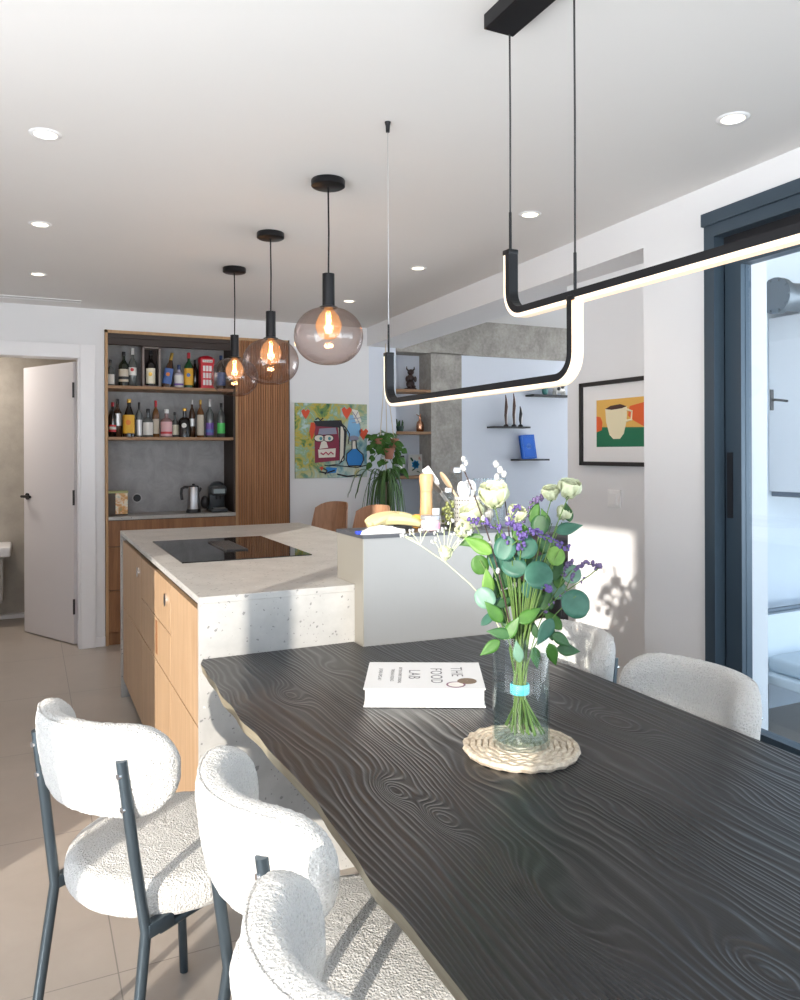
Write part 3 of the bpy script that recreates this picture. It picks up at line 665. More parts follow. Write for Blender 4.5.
# ------------------------------------------------------------------ chairs
def make_chair():
    t_ = thing('dining_chair', '', 'chair')
    # backrest: pill-shaped pad bent round an arc
    R, half = .236, 1.14
    cx0 = -.292 + R
    NU, NV = 120, 40
    bm = B(); rings = []
    zc, hh, th = .744, .099, .033
    Lh = R*half
    for i in range(NU+1):
        s = -1 + 2*i/NU; s = math.copysign(abs(s)**.85, s)
        d = (1-abs(s))*Lh
        q = min(1.0, d/.115); k = math.sqrt(max(0, 1-(1-q)**2))
        hz = max(.002, hh*k); q2 = min(1, d/.035); tt = max(.001, th*math.sqrt(max(0, 1-(1-q2)**2)))
        a = PI + s*half
        ring = []
        for j in range(NV):
            b = 2*PI*j/NV; cb_, sb_ = math.cos(b), math.sin(b)
            rr = math.copysign(abs(cb_)**.62, cb_)*tt; zz = math.copysign(abs(sb_)**.62, sb_)*hz
            # groove of the seam near the outer rim
            tilt = -(zz)*.14
            p = Vector((cx0 + (R+rr-tilt*1.0 - .03)*math.cos(a), (R+rr-tilt*.6-.03)*math.sin(a)*1.06, zc+zz))
            nz = noise.noise(p*260)*.0016 + noise.noise(p*90)*.0014
            p += Vector((math.cos(a)*cb_, math.sin(a)*cb_, sb_))*nz
            ring.append(bm.verts.new(p))
        rings.append(ring)
    for i in range(NU):
        for j in range(NV):
            bm.faces.new((rings[i][j], rings[i][(j+1) % NV], rings[i+1][(j+1) % NV], rings[i+1][j]))
    bm.faces.new(rings[0]); bm.faces.new(rings[-1][::-1])
    bk = part('backrest', bm, M['boucle'], t_, 2, local=True)
    # piping line along upper edge
    for sgn, nm in ((1, 'piping'),):
        pts = []
        for i in range(61):
            s = -1 + 2*i/60; a = PI + s*half*.93; d = (1-abs(s))*Lh; q = min(1, d/.115+.02); k = math.sqrt(max(0, 1-(1-q)**2)); zz = hh*k*.93
            tilt = -zz*.14; rr = th*.62
            pts.append((cx0 + (R+rr-tilt-.03)*math.cos(a), (R+rr-tilt*.6-.03)*math.sin(a)*1.06, zc+zz))
        for i in range(60, -1, -1):
            pass
        bm = B(); tube(bm, pts, .0035, 6); part(nm, bm, M['boucle'], bk, 2, local=True)
    # seat cushion
    bm = B(); NU, NV = 90, 46; rings = []
    for i in range(NU):
        a = 2*PI*i/NU; ring = []
        R0 = .238*(1 + .02*math.cos(2*a))
        for j in range(NV+1):
            b = -PI/2 + PI*j/NV; cb_, sb_ = math.cos(b), math.sin(b)
            rr = (R0-.045) + math.copysign(abs(cb_)**.8, cb_)*.045; zz = .457 + math.copysign(abs(sb_)**.8, sb_)*.042
            p = Vector((rr*math.cos(a), rr*math.sin(a), zz)); nz = noise.noise(p*260)*.0016+noise.noise(p*90)*.0014
            ring.append(bm.verts.new(p + Vector((math.cos(a)*cb_, math.sin(a)*cb_, sb_))*nz))
        rings.append(ring)
    for i in range(NU):
        for j in range(NV): bm.faces.new((rings[i][j], rings[(i+1) % NU][j], rings[(i+1) % NU][j+1], rings[i][j+1]))
    # domed top as concentric rings
    prev = [r[-1] for r in rings]; rr0 = .193
    for k in range(1, 26):
        f_ = 1-k/26; cur = []
        for i in range(NU):
            a = 2*PI*i/NU; r_ = rr0*f_; z = .499 + .010*(1-f_*f_)
            p = Vector((r_*math.cos(a), r_*math.sin(a), z)); p.z += noise.noise(p*260)*.0016+noise.noise(p*90)*.0014
            cur.append(bm.verts.new(p))
        for i in range(NU): bm.faces.new((prev[i], prev[(i+1) % NU], cur[(i+1) % NU], cur[i]))
        prev = cur
    bm.faces.new(prev); bm.faces.new([r[0] for r in rings][::-1])
    part('seat', bm, M['boucle'], t_, 2, local=True)
    bm = B(); tube(bm, [(-.17, -.165, .405), (.14, -.15, .397)], .011, 10); tube(bm, [(-.17, .165, .405), (.14, .15, .397)], .011, 10)
    tube(bm, [(.14, -.15, .397), (.14, .15, .397)], .010, 10); tube(bm, [(-.10, -.16, .401), (-.10, .16, .401)], .010, 10)
    box(bm, -.205, -.14, -.176, -.152, .402, .432, .003); box(bm, -.205, -.14, .152, .176, .402, .432, .003)
    part('seat_frame', bm, M['legs'], t_, True, local=True)
    for s in (-1, 1):
        bm = B(); tube(bm, [(-.268, s*.172, 0), (-.235, s*.170, .2), (-.203, s*.163, .415), (-.226, s*.156, .58), (-.252, s*.152, .780)], .0118, 12)
        lg = part('leg', bm, M['legs'], t_, True, local=True)
        for z in (.680, .750):
            x_ = -.226 - (z-.58)*.128; bm = B(); tube(bm, [(x_-.008, s*.154, z), (x_-.015, s*.154, z)], .0062, 12)
            part('bolt', bm, M['chrome'], lg, True, local=True)
        bm = B(); tube(bm, [(.14, s*.15, .397), (.175, s*.172, 0)], .0115, 12); part('leg', bm, M['legs'], t_, True, local=True)
    return t_
CH = 'white boucle dining chairs round the black table'
proto = make_chair()
def put(o, x, y, rz, label):
    o.location = (x, y, 0); o.rotation_euler = (0, 0, rz); o['label'] = label; o['group'] = CH
ca = proto; put(ca, .310, 1.915, math.radians(30), 'white boucle dining chair standing clear of the table near the oak drawers')
C2 = dup(proto, (.560, 1.345, 0), math.radians(5), 'white boucle dining chair pushed against the live table edge, between two like it', CH)
C3 = dup(proto, (.520, .862, 0), math.radians(4), 'white boucle dining chair whose rounded back overlaps the next chair', CH)
C4 = dup(proto, (1.332, 1.475, 0), math.radians(182), 'white boucle dining chair across the table before the terrace glass', CH)
C5 = dup(proto, (1.332, 1.985, 0), math.radians(180), 'white boucle dining chair across the table beside the recess with the framed cup picture', CH)

# bar stools beyond the island
def stool(px, py, X_, rz, label, first=None):
    p = on(0, X_, px, py); loc = (p.x, p.y, 0)
    if first: return dup(first, loc, rz, label, 'walnut bar stools behind the island')
    s = thing('bar_stool', label, 'stool', loc, rz, 'walnut bar stools behind the island')
    bm = B(); g_ = []
    for i in range(13):
        row = []
        for j in range(11):
            a = -1 + 2*i/12; q = j/10
            w_ = .20*(1-.25*max(0, q-.6)) ; y = a*w_; x = -.17 - .05*q + .10*a*a
            z = .66 + q*.36; z -= (abs(a)**4)*.05*q
            row.append(Vector((x, y, z)))
        g_.append(row)
    fr_ = [[bm.verts.new(p_) for p_ in r_] for r_ in g_]; bk_ = [[bm.verts.new(p_+Vector((-.012, 0, 0))) for p_ in r_] for r_ in g_]
    for A_, fl in ((fr_, 0), (bk_, 1)):
        for i in range(12):
            for j in range(10):
                q = (A_[i][j], A_[i+1][j], A_[i+1][j+1], A_[i][j+1]); bm.faces.new(q if not fl else q[::-1])
    for i in range(12):
        bm.faces.new((fr_[i][10], fr_[i+1][10], bk_[i+1][10], bk_[i][10])); bm.faces.new((fr_[i][0], bk_[i][0], bk_[i+1][0], fr_[i+1][0]))
    for j in range(10):
        bm.faces.new((fr_[0][j], fr_[0][j+1], bk_[0][j+1], bk_[0][j])); bm.faces.new((fr_[12][j], bk_[12][j], bk_[12][j+1], fr_[12][j+1]))
    part('backrest', bm, M['shell'], s, True, local=True)
    bm = B(); box(bm, -.19, .19, -.2, .2, .645, .668, .01); part('seat', bm, M['shell'], s, True, local=True)
    for sx in (-1, 1):
        for sy in (-1, 1):
            bm = B(); tube(bm, [(sx*.15, sy*.16, .65), (sx*.20, sy*.21, 0)], .011, 8); part('leg', bm, M['black'], s, True, local=True)
    bm = B(); tube(bm, [(-.18, -.19, .22), (.18, -.19, .22), (.18, .19, .22), (-.18, .19, .22), (-.18, -.19, .22)], .008, 8); part('footrest', bm, M['black'], s, True, local=True)
    return s
st = stool(318, 505, 1.93, math.radians(200), 'walnut bar stool at the far corner of the island, between slatted door and its twin')
stool(358, 509, 2.05, math.radians(195), 'walnut bar stool half hidden behind the bananas on the grey block', st)

# ------------------------------------------------------------------ globe pendants
PG = 'smoked glass globe pendants over the island'
def pendant(y, text_, dx=0, dz=0):
    p = thing('pendant_lamp', text_, 'lamp', (1.03+dx, y, CZ), 0, PG)
    bm = B(); lathe(bm, [(.062, 0), (.064, -.003), (.064, -.024), (.058, -.028), (.001, -.028)], (0, 0, 0), 36); part('canopy', bm, M['black'], p, True, local=True)
    bm = B(); tube(bm, [(0, 0, -.02), (.002, 0, -.2), (0, 0, -.37-dz)], .0035, 8); part('cord', bm, M['black'], p, True, local=True)
    zt = -.355-dz
    bm = B(); lathe(bm, [(.010, zt), (.023, zt-.001), (.0235, zt-.12), (.023, zt-.128), (.001, zt-.128)], (0, 0, 0), 28); part('socket', bm, M['black'], p, True, local=True)
    zc = -.592-dz; rx, rz_ = .131, .109
    pr = []
    for i in range(33):
        a = math.radians(78) - math.radians(78+76)*i/32
        pr.append((rx*math.copysign(abs(math.cos(a))**.86, math.cos(a)), zc + rz_*math.sin(a)))
    pr.append((0.0, pr[-1][1]-.001))
    bm = B(); lathe(bm, pr, (0, 0, 0), 56, close=False); part('glass_globe', bm, M['glass_pend'], p, 2, local=True)
    bm = B(); lathe(bm, [(pr[0][0], pr[0][1]), (pr[0][0]*1.02, pr[0][1]+.004), (.020, pr[0][1]+.010)], (0, 0, 0), 36, close=False); part('collar', bm, M['black'], p, True, local=True)
    zb = zt-.125
    bp = [(.014, zb), (.018, zb-.012), (.036, zb-.032), (.049, zb-.062), (.050, zb-.080), (.040, zb-.106), (.022, zb-.121), (.0, zb-.126)]
    bm = B(); lathe(bm, bp, (0, 0, 0), 28, close=False); bb = part('bulb', bm, M['glass_bulb'], p, 2, local=True)
    bm = B()
    for k in range(4):
        a = k*PI/2 + .4; tube(bm, [(math.cos(a)*.005, math.sin(a)*.005, zb-.035), (math.cos(a)*.009, math.sin(a)*.009, zb-.085)], .0016, 6)
    part('filament', bm, M['filament'], bb, local=True)
    l_ = bpy.data.lights.new('bulb_light', 'POINT'); l_.energy = 1.6; l_.color = (1, .72, .42); l_.shadow_soft_size = .02
    lo = bpy.data.objects.new('bulb_light', l_); COL.objects.link(lo); lo.parent = p; lo.location = (0, 0, zb-.06)
    return p
pendant(2.784, 'smoked glass globe pendant hanging over the table end of the island, biggest in view')
pendant(3.573, 'smoked glass globe pendant in the middle of the three over the island', .003, .014)
pendant(4.339, 'smoked glass globe pendant hanging in front of the bar shelves, farthest along the island', .016, .020)

# ------------------------------------------------------------------ linear lamp: two J-shaped light bars on one ceiling box
def sweep(bm, path, xw, n0, n1):
    """rectangular section along a path in the YZ plane; n0..n1 = offsets along the outward normal"""
    pts = [Vector((0, p[0], p[1])) for p in path]; rings = []
    for i, p in enumerate(pts):
        t_ = (pts[min(i+1, len(pts)-1)]-pts[max(0, i-1)]).normalized(); nrm = Vector((0, -t_.z, t_.y))
        a_ = p + nrm*n0; b_ = p + nrm*n1
        rings.append([bm.verts.new((x_, q.y, q.z)) for x_, q in ((-xw, a_), (xw, a_), (xw, b_), (-xw, b_))])
    for i in range(len(rings)-1):
        for k in range(4): bm.faces.new((rings[i][k], rings[i][(k+1) % 4], rings[i+1][(k+1) % 4], rings[i+1][k]))
    bm.faces.new(rings[0][::-1]); bm.faces.new(rings[-1])
lin = thing('linear_pendant_lamp', 'black linear lamp of two upturned light bars above the dining table', 'lamp', (1.04, 1.5, CZ))
bm = B(); box(bm, .972, 1.054, .70, 1.572, CZ-.036, CZ, .002); part('ceiling_box', bm, M['black'], lin)
def lightbar(ya, yb, zb, za_top, zb_top, nm):
    r = .055; path = [(ya, za_top), (ya, zb+r)]
    for i in range(1, 9):
        a = PI/2*i/8; path.append((ya - r + r*math.cos(a), zb + r - r*math.sin(a)))
    path.append((yb+r, zb))
    for i in range(1, 9):
        a = PI/2*i/8; path.append((yb + r - r*math.sin(a), zb + r - r*math.cos(a)))
    path.append((yb, zb_top))
    # start a little denser so the ring tangents stay clean
    bm = B(); sweep(bm, path, .0125, -.013, .003); bm.transform(Matrix.Translation((1.04, 0, 0))); bar = part('light_bar', bm, M['black'], lin)
    bm = B(); sweep(bm, path, .0118, .003, .012)
    return path, bar
for (ya, yb, zb, zat, zbt) in ((1.565, -.25, 1.722, 1.868, 1.868), (2.262, 1.322, 1.552, 1.704, 1.716)):
    path, bar = lightbar(ya, yb, zb, zat, zbt, '')
    # outward side is where the curve bulges: flip sign by testing
    bm = B(); sweep(bm, path, .0118, .003, .012)
    bm.transform(Matrix.Translation((1.04, 0, 0))); part('diffuser', bm, M['led'], bar)
    for (y_, z_) in ((ya, zat), (yb, zbt)):
        bm = B(); box(bm, 1.04-.0135, 1.04+.0135, y_-.014, y_+.014, z_-.002, z_+.010, .002); tube(bm, [(1.04, y_, z_), (1.04, y_, z_+.10)], .0035, 8); part('end_rod', bm, M['black'], bar, True)
for ya, za in ((1.565, 1.96), (-.25, 1.96), (1.322, 1.81)):
    zt_ = CZ-.03 if .7 < ya < 1.58 else CZ
    bm = B(); tube(bm, [(1.04, ya, za), (1.041, ya, (za+zt_)/2), (1.04, ya, zt_)], .0022, 6); part('cord', bm, M['blackmat'], lin)
bm = B(); tube(bm, [(1.04, 2.262, 1.80), (1.018, 2.215, CZ-.02)], .0011, 6); part('steel_wire', bm, M['steel'], lin)
bm = B(); tube(bm, [(1.018, 2.215, CZ), (1.018, 2.215, CZ-.012), (1.018, 2.215, CZ-.032)], [.010, .007, .006], 12); part('ceiling_hook', bm, M['black'], lin, True)

# ------------------------------------------------------------------ recessed spotlights + air slot
for (x_, y_, lab) in ((1.975, 1.736, 'recessed spotlight in the ceiling above the terrace glazing'), (1.975, 2.817, 'recessed spotlight beside the black lamp cords near the column'),
                      (1.98, 3.907, 'recessed spotlight beyond the thin steel lamp wire'), (1.985, 4.963, 'recessed spotlight low in view between big globe pendant and steel wire'),
                      (.054, 2.764, 'recessed spotlight over the walkway, closest to the camera on that side'), (.053, 3.865, 'recessed spotlight over the walkway, middle one of its row'), (.055, 4.955, 'recessed spotlight over the walkway near the air slot and doorway')):
    s = thing('ceiling_spotlight', lab, 'spotlight', (x_, y_, CZ), 0, 'recessed ceiling spotlights')
    bm = B(); lathe(bm, [(.034, -.001), (.036, -.005), (.046, -.004), (.050, 0.0)], (0, 0, 0), 32, close=False); part('trim_ring', bm, M['white'], s, True, local=True)
    bm = B(); lathe(bm, [(.034, -.0015), (.02, -.003), (.001, -.0035)], (0, 0, 0), 28, close=False); part('lens', bm, M['lens'], s, True, local=True)
    l_ = bpy.data.lights.new('spot_light', 'SPOT'); l_.energy = 9; l_.color = (1, .86, .70); l_.spot_size = math.radians(115); l_.spot_blend = .8; l_.shadow_soft_size = .04
    lo = bpy.data.objects.new('spot_light', l_); COL.objects.link(lo); lo.parent = s; lo.location = (0, 0, -.012)
av = thing('air_slot', 'long white air slot in the ceiling in front of the doorway', 'vent', (-.2, 5.8, CZ))
bm = B(); box(bm, -1.2, .33, 5.765, 5.80, CZ-.004, CZ+.001, .001); box(bm, -1.2, .33, 5.70, 5.73, CZ-.004, CZ+.001, .001); part('frame', bm, M['white'], av)
bm = B(); box(bm, -1.2, .33, 5.73, 5.765, CZ-.001, CZ+.001); part('slot', bm, mat('slot_grey', (.35, .34, .33), .7), av)

# ------------------------------------------------------------------ mat, vase, bouquet
TZ = .761
VX, VY = .948, 1.392
bm = B()
ring_n = 9
for k in range(ring_n):
    r = .010 + k*.0133; n = max(10, int(r*360)); pts = []
    for i in range(n+1):
        a = 2*PI*i/n; rr = r + .0022*math.sin(a*int(r*160)+k); pts.append((VX+rr*math.cos(a), VY+rr*math.sin(a), TZ+.0065+.0022*math.cos(a*int(r*190)+k*2)))
    tube(bm, pts, .0078, 6)
lathe(bm, [(.117, 0), (.117, .004), (.001, .004)], (VX, VY, TZ), 40)
single('placemat', bm, M['seagrass'], 'round woven seagrass mat under the glass vase on the table', 'placemat', (VX, VY, TZ), True)
VB = TZ + .0155
va = thing('glass_vase', 'clear cylinder vase half full of water on the woven mat', 'vase', (VX, VY, VB))
bm = B(); R_ = .0605; HV = .236
lathe(bm, [(.001, 0), (R_-.003, 0), (R_, .003), (R_, HV-.002), (R_-.001, HV), (R_-.003, HV-.001), (R_-.0035, .012), (.001, .012)], (0, 0, 0), 56, close=False)
part('glass', bm, M['glass_clear'], va, True, local=True)
bm = B(); lathe(bm, [(.001, .0125), (R_-.0042, .0125), (R_-.0042, .118), (.001, .118)], (0, 0, 0), 56, close=False); part('water', bm, M['water'], va, True, local=True)
bq = thing('flower_bouquet', 'bouquet of cream lisianthus, eucalyptus and violet statice standing in the glass vase', 'bouquet', (VX, VY, VB+.02))
DV = VX*math.sin(TH) + VY*math.cos(TH)
def P(px, py, dd=0.0): return dep(DV+dd, px, py)
TIE = Vector((VX-.003, VY, .893))
def stem(top, r=.0022, m='stem', bend=.02, parent=bq, name='stem', r2=None):
    top = Vector(top); d = (top-TIE); a = rnd.uniform(-1, 1)
    mid = TIE + d*.5 + Vector((-d.x*.25, -d.y*.25, .03)); out = TIE - Vector((d.x, d.y, 0))*.25
    low = Vector((VX + max(-.045, min(.045, -d.x*.35+rnd.uniform(-.012, .022))), VY + max(-.04, min(.04, -d.y*.35+rnd.uniform(-.02, .02))), VB+.02+rnd.uniform(0, .02)))
    off = Vector((rnd.uniform(-.012, .012), rnd.uniform(-.010, .010), 0))
    p = [low, (low+TIE+off)/2, TIE+off]
    for i in range(1, 9):
        q = i/8; s_ = TIE+off*(1-q)
        p.append((s_*(1-q)**2 + mid*2*q*(1-q) + top*q*q))
    bm = B(); tube(bm, p, r, 7, r2=r2 or r*.6); return part(name, bm, M[m], parent, True), p
def leaf(bm, c, d, up, ln, wd, tip=.0, fold=.15, curl=.1, n=14, round_=True):
    """leaf blade starting at c along d"""
    d = Vector(d).normalized(); s = d.cross(Vector(up)).normalized(); u_ = s.cross(d).normalized()
    rows = []
    for i in range(n+1):
        q = i/n
        if round_: w_ = wd*math.sqrt(max(0, 1-(2*q-1)**2))
        else: w_ = wd*math.sin(PI*q**.75)*(1-.15*q)
        w_ = max(w_, .0004)
        cen = Vector(c) + d*ln*q - u_*curl*ln*q*q
        rows.append([bm.verts.new(cen + s*w_*k + u_*fold*w_*abs(k)) for k in (-1, -.5, 0, .5, 1)])
    for i in range(n):
        for k in range(4): bm.faces.new((rows[i][k], rows[i][k+1], rows[i+1][k+1], rows[i+1][k]))
def solid(o, t_=.0006):
    md = o.modifiers.new('thickness', 'SOLIDIFY'); md.thickness = t_; return o
camdir = -Vector((math.sin(TH), math.cos(TH), 0))
right = Vector((math.cos(TH), -math.sin(TH), 0))
def face_leaf(px, py, dd, rad, m, ang, round_=True, wr=.9, tiltv=0.0, name='eucalyptus_leaf'):
    """a leaf turned roughly broadside; ang = direction of its tip, degrees in the upright plane"""
    c = P(px, py, dd); a = math.radians(ang)
    d = right*math.cos(a) + Vector((0, 0, 1))*math.sin(a) + camdir*rnd.uniform(-.25, .25)
    nrm = camdir + Vector((rnd.uniform(-.25, .25), rnd.uniform(-.25, .25), .35+tiltv))
    ln = rad*2; bm = B(); leaf(bm, c - d.normalized()*rad, d, nrm, ln, rad*wr if round_ else rad*wr*.5, round_=round_, fold=.08, curl=.08)
    o = part(name, bm, M[m], bq, 2); return solid(o)
# eucalyptus round leaves: (px, py, depth offset, radius m, material, tip angle)
for a in [(576, 604, -.05, .033, 'euc', -20), (539, 575, -.07, .032, 'euc', 10), (514, 566, -.03, .027, 'euc', 160), (505, 548, -.05, .026, 'euc', 70), (527, 548, -.04, .024, 'euc', 40),
          (556, 556, -.02, .021, 'leafbright', 100), (540, 525, .0, .022, 'leafdark', 80), (572, 574, .03, .023, 'eucpale', 20), (485, 598, -.02, .024, 'eucpale', 130),
          (558, 590, .04, .022, 'eucpale', -60), (497, 560, .02, .022, 'euc', 100), (520, 532, .03, .02, 'leaf', 60), (546, 545, .05, .022, 'leafdark', 120), (530, 590, .01, .020, 'euc', -40),
          (507, 598, .03, .021, 'leaf', 200), (480, 565, .04, .022, 'leaf', 110)]:
    face_leaf(*a)
for a in [(569, 528, -.01, .030, 'euc', 15), (478, 545, -.03, .034, 'leafbright', 150), (471, 541, .0, .028, 'leaf', 200), (488, 582, .0, .030, 'leafbright', 95), (494, 612, -.03, .030, 'leaf', 130),
          (499, 633, -.05, .026, 'leafdark', 170), (490, 648, -.05, .026, 'leaf', 215), (512, 628, -.05, .028, 'leaf', 60), (545, 632, -.06, .032, 'euc', -120), (562, 640, -.05, .026, 'leafdark', -35),
          (553, 655, -.06, .028, 'leaf', -70), (569, 650, -.03, .028, 'leafdark', -10), (530, 615, -.04, .030, 'leaf', 30), (518, 652, -.07, .024, 'eucpale', 100), (536, 658, -.02, .024, 'leafdark', -80),
          (505, 575, .02, .034, 'leafdark', 80), (528, 605, .03, .034, 'leafdark', 100), (545, 600, .03, .034, 'leafdark', 60), (560, 575, .04, .030, 'leaf', 75), (517, 585, .04, .034, 'leafdark', 120),
          (550, 560, .05, .03, 'leafdark', 80), (500, 610, .04, .032, 'leafdark', 100), (522, 640, .0, .03, 'leafdark', 60), (495, 590, .05, .03, 'leafdark', 95), (535, 512, .03, .026, 'leaf', 70), (545, 518, .02, .022, 'leaf', 110), (568, 512, .02, .022, 'leafdark', 100)]:
    face_leaf(a[0], a[1], a[2], a[3], a[4], a[5], False, 1.0, name='foliage_leaf')
# stems
for (px, py, dd, r) in ((494, 502, -.01, .0022), (474, 522, .02, .002), (569, 495, -.01, .002), (551, 500, .0, .002), (562, 522, .02, .0018), (576, 596, -.05, .0016), (539, 580, -.06, .0018), (512, 560, -.03, .0018),
                        (527, 545, -.03, .0018), (517, 520, .02, .0018), (540, 530, .03, .0018), (572, 570, .03, .0016), (486, 600, -.02, .0018), (505, 540, .0, .0018), (556, 560, .0, .0018), (480, 560, .03, .0018), (530, 570, .04, .0018)):
    stem(P(px, py, dd), r)
# catkin twigs
for (px, py, dd) in ((464, 470, .0), (505, 500, .05)):
    o, p = stem(P(px, py, dd), .0022, 'twig', name='willow_twig')
    bm = B()
    for k in (6, 7, 8, 9, 10):
        if k < len(p): blob(bm, p[k] + Vector((rnd.uniform(-.004, .004), 0, .003)), .0050, (1, 1, 1.4), .2, 8)
    for k in range(3): blob(bm, p[-1] + Vector((rnd.uniform(-.006, .006), 0, .006+k*.009)), .0050, (1, 1, 1.3), .2, 8)
    part('catkin', bm, M['petalwhite'], o, True)
bm = B()
for (px, py) in ((500, 470), (497, 477), (502, 483), (504, 474), (496, 464), (504, 490)): blob(bm, P(px, py, .05), .0065, (1, 1, 1.3), .25, 8)
part('blossom_sprig', bm, M['petalwhite'], bq, True)
# lisianthus blossoms
def blossom(px, py, dd, R, m='petal', ang=90, label=None, n=3):
    c = P(px, py, dd); a0 = math.radians(ang); ax = (right*math.cos(a0)+Vector((0, 0, 1))*math.sin(a0)+camdir*.35).normalized()
    s_ = ax.cross(camdir).normalized() if abs(ax.dot(camdir)) < .95 else right; q_ = ax.cross(s_).normalized()
    bm = B()
    for layer in range(n):
        rr = R*(1-.24*layer); cnt = 5 if layer < 2 else 4
        for k in range(cnt):
            th = 2*PI*k/cnt + layer*.6 + rnd.uniform(-.15, .15); rad = s_*math.cos(th)+q_*math.sin(th); tan_ = ax.cross(rad)
            rows = []
            for i in range(8):
                q = i/7; open_ = .35 + .62*math.sin(q*1.9) - .10*q*q*(1 if layer else -.6)
                cen = c - ax*R*.75 + rad*rr*open_*.95*min(1, q*2.2+.15) + ax*R*1.65*q*(1-.08*layer)
                w_ = rr*(.25+.72*math.sin(PI*min(1, q*.62+.1)))
                row = []
                for j in range(7):
                    k_ = -1+j/3
                    ruff = ax*(noise.noise(Vector((k_*2.3+k, q*3, layer+px)))*R*.22*q) + rad*(noise.noise(Vector((k_*3+k*2, q*2, px)))*R*.20*q)
                    row.append(bm.verts.new(cen + tan_*w_*k_ - rad*w_*.35*k_*k_ + ruff - ax*R*.15*k_*k_*q))
                rows.append(row)
            for i in range(7):
                for j in range(6): bm.faces.new((rows[i][j], rows[i][j+1], rows[i+1][j+1], rows[i+1][j]))
    o = part('lisianthus_blossom', bm, M[m], bq, 2); solid(o, .0005)
    bm = B(); tube(bm, [c-ax*R*.95, c-ax*R*.7, c-ax*R*.45], [.002, R*.28, R*.36], 10); part('calyx', bm, M['leaf'], o, True)
blossom(494, 497, -.01, .030, ang=95); blossom(474, 515, .03, .026, ang=120); blossom(569, 490, -.01, .023, ang=80); blossom(551, 494, .01, .018, ang=100)
blossom(563, 514, .02, .016, ang=60); blossom(516, 515, .02, .020, ang=70); blossom(466, 530, .05, .02, ang=150); blossom(447, 552, -.02, .014, ang=200); blossom(484, 517, .05, .022, 'petalwhite', 110)
# statice sprays
def spray(pts, n, m, sz, spread, name):
    P_ = [P(*q) for q in pts]; bm = B(); tube(bm, P_, .0012, 6); o = part('spray_stem', bm, M['stem'] if m != 'petalwhite' else M['stempale'], bq, True)
    bm = B(); tot = len(P_)-1
    for k in range(n):
        q = rnd.uniform(.15, 1)*tot; i = min(int(q), tot-1); c = P_[i].lerp(P_[i+1], q-i)
        c = c + Vector((rnd.uniform(-1, 1), rnd.uniform(-1, 1), rnd.uniform(-.6, 1.2)))*spread
        blob(bm, c, sz*rnd.uniform(.6, 1.2), (1, 1, rnd.uniform(.7, 1.5)), .5, 6)
    part(name, bm, M[m], o, 2)
spray([(515, 560, -.04), (500, 528, -.06), (478, 520, -.07), (470, 522, -.08)], 46, 'purple', .0036, .006, 'statice_florets')
spray([(520, 560, -.04), (522, 530, -.07), (507, 522, -.08)], 52, 'purple', .0038, .007, 'statice_florets')
spray([(512, 545, -.06), (530, 530, -.08), (548, 538, -.09), (568, 549, -.09)], 56, 'purple', .0036, .006, 'statice_florets')
spray([(520, 530, .02), (530, 505, .02), (545, 496, .02)], 34, 'mauve', .0036, .006, 'statice_florets')
spray([(510, 520, .0), (516, 510, -.01), (520, 506, .0)], 22, 'purple', .0036, .007, 'statice_florets')
spray([(530, 585, -.06), (545, 588, -.08), (550, 590, -.08)], 22, 'purple', .0034, .005, 'statice_florets')
spray([(530, 625, -.02), (560, 595, -.02), (590, 575, -.01), (601, 566, .0)], 14, 'mauve', .0038, .004, 'statice_florets')
spray([(565, 590, -.01), (575, 570, .0), (585, 563, .0), (600, 567, .0)], 34, 'mauve', .0038, .005, 'statice_florets')
spray([(560, 585, .0), (565, 568, .0), (572, 562, .0)], 20, 'mauve', .0034, .005, 'statice_florets')
# pale side spray
base = [(505, 640, .0), (488, 604, .0), (470, 584, .0), (445, 562, -.01), (420, 545, -.01), (403, 536, -.01)]
P_ = [P(*q) for q in base]; bm = B(); tube(bm, P_, .0014, 6, r2=.0008)
tips = [(403, 535), (411, 533), (421, 531), (430, 527), (437, 533), (444, 529), (453, 535), (463, 531), (470, 533), (451, 522), (434, 540), (460, 541)]
for (tx, ty) in tips:
    b_ = min(P_[2:], key=lambda v_: (v_-P(tx, ty+22, 0)).length); tube(bm, [b_, (b_+P(tx, ty, -.01))/2+Vector((0, 0, .004)), P(tx, ty, -.01)], .0007, 5)
o = part('pale_branch', bm, M['stempale'], bq, True)
bm = B()
for (tx, ty) in tips:
    for k in range(5): blob(bm, P(tx+rnd.uniform(-3, 3), ty+rnd.uniform(-3, 3), -.01+rnd.uniform(-.004, .004)), .0034*rnd.uniform(.6, 1.1), (1, 1, 1.2), .4, 6)
part('waxflower_buds', bm, M['petalwhite'], o, 2)
bm = B(); lathe(bm, [(.019, -.011), (.021, -.009), (.0205, .009), (.019, .011)], TIE, 20, close=False); part('stem_tie', bm, M['tie'], bq, True)
# inner foliage filling the bouquet
for k in range(34):
    px = rnd.uniform(492, 560); py = rnd.uniform(535, 632); face_leaf(px + (py-580)*-.05, py, rnd.uniform(.0, .07), rnd.uniform(.018, .032), rnd.choice(('leafdark', 'leafdark', 'leaf', 'euc')), rnd.uniform(20, 160), False, rnd.uniform(.7, 1.1), name='foliage_leaf')
for k in range(14):
    px = rnd.uniform(488, 562); stem(P(px, rnd.uniform(520, 570), rnd.uniform(-.03, .05)), rnd.uniform(.0011, .0018))
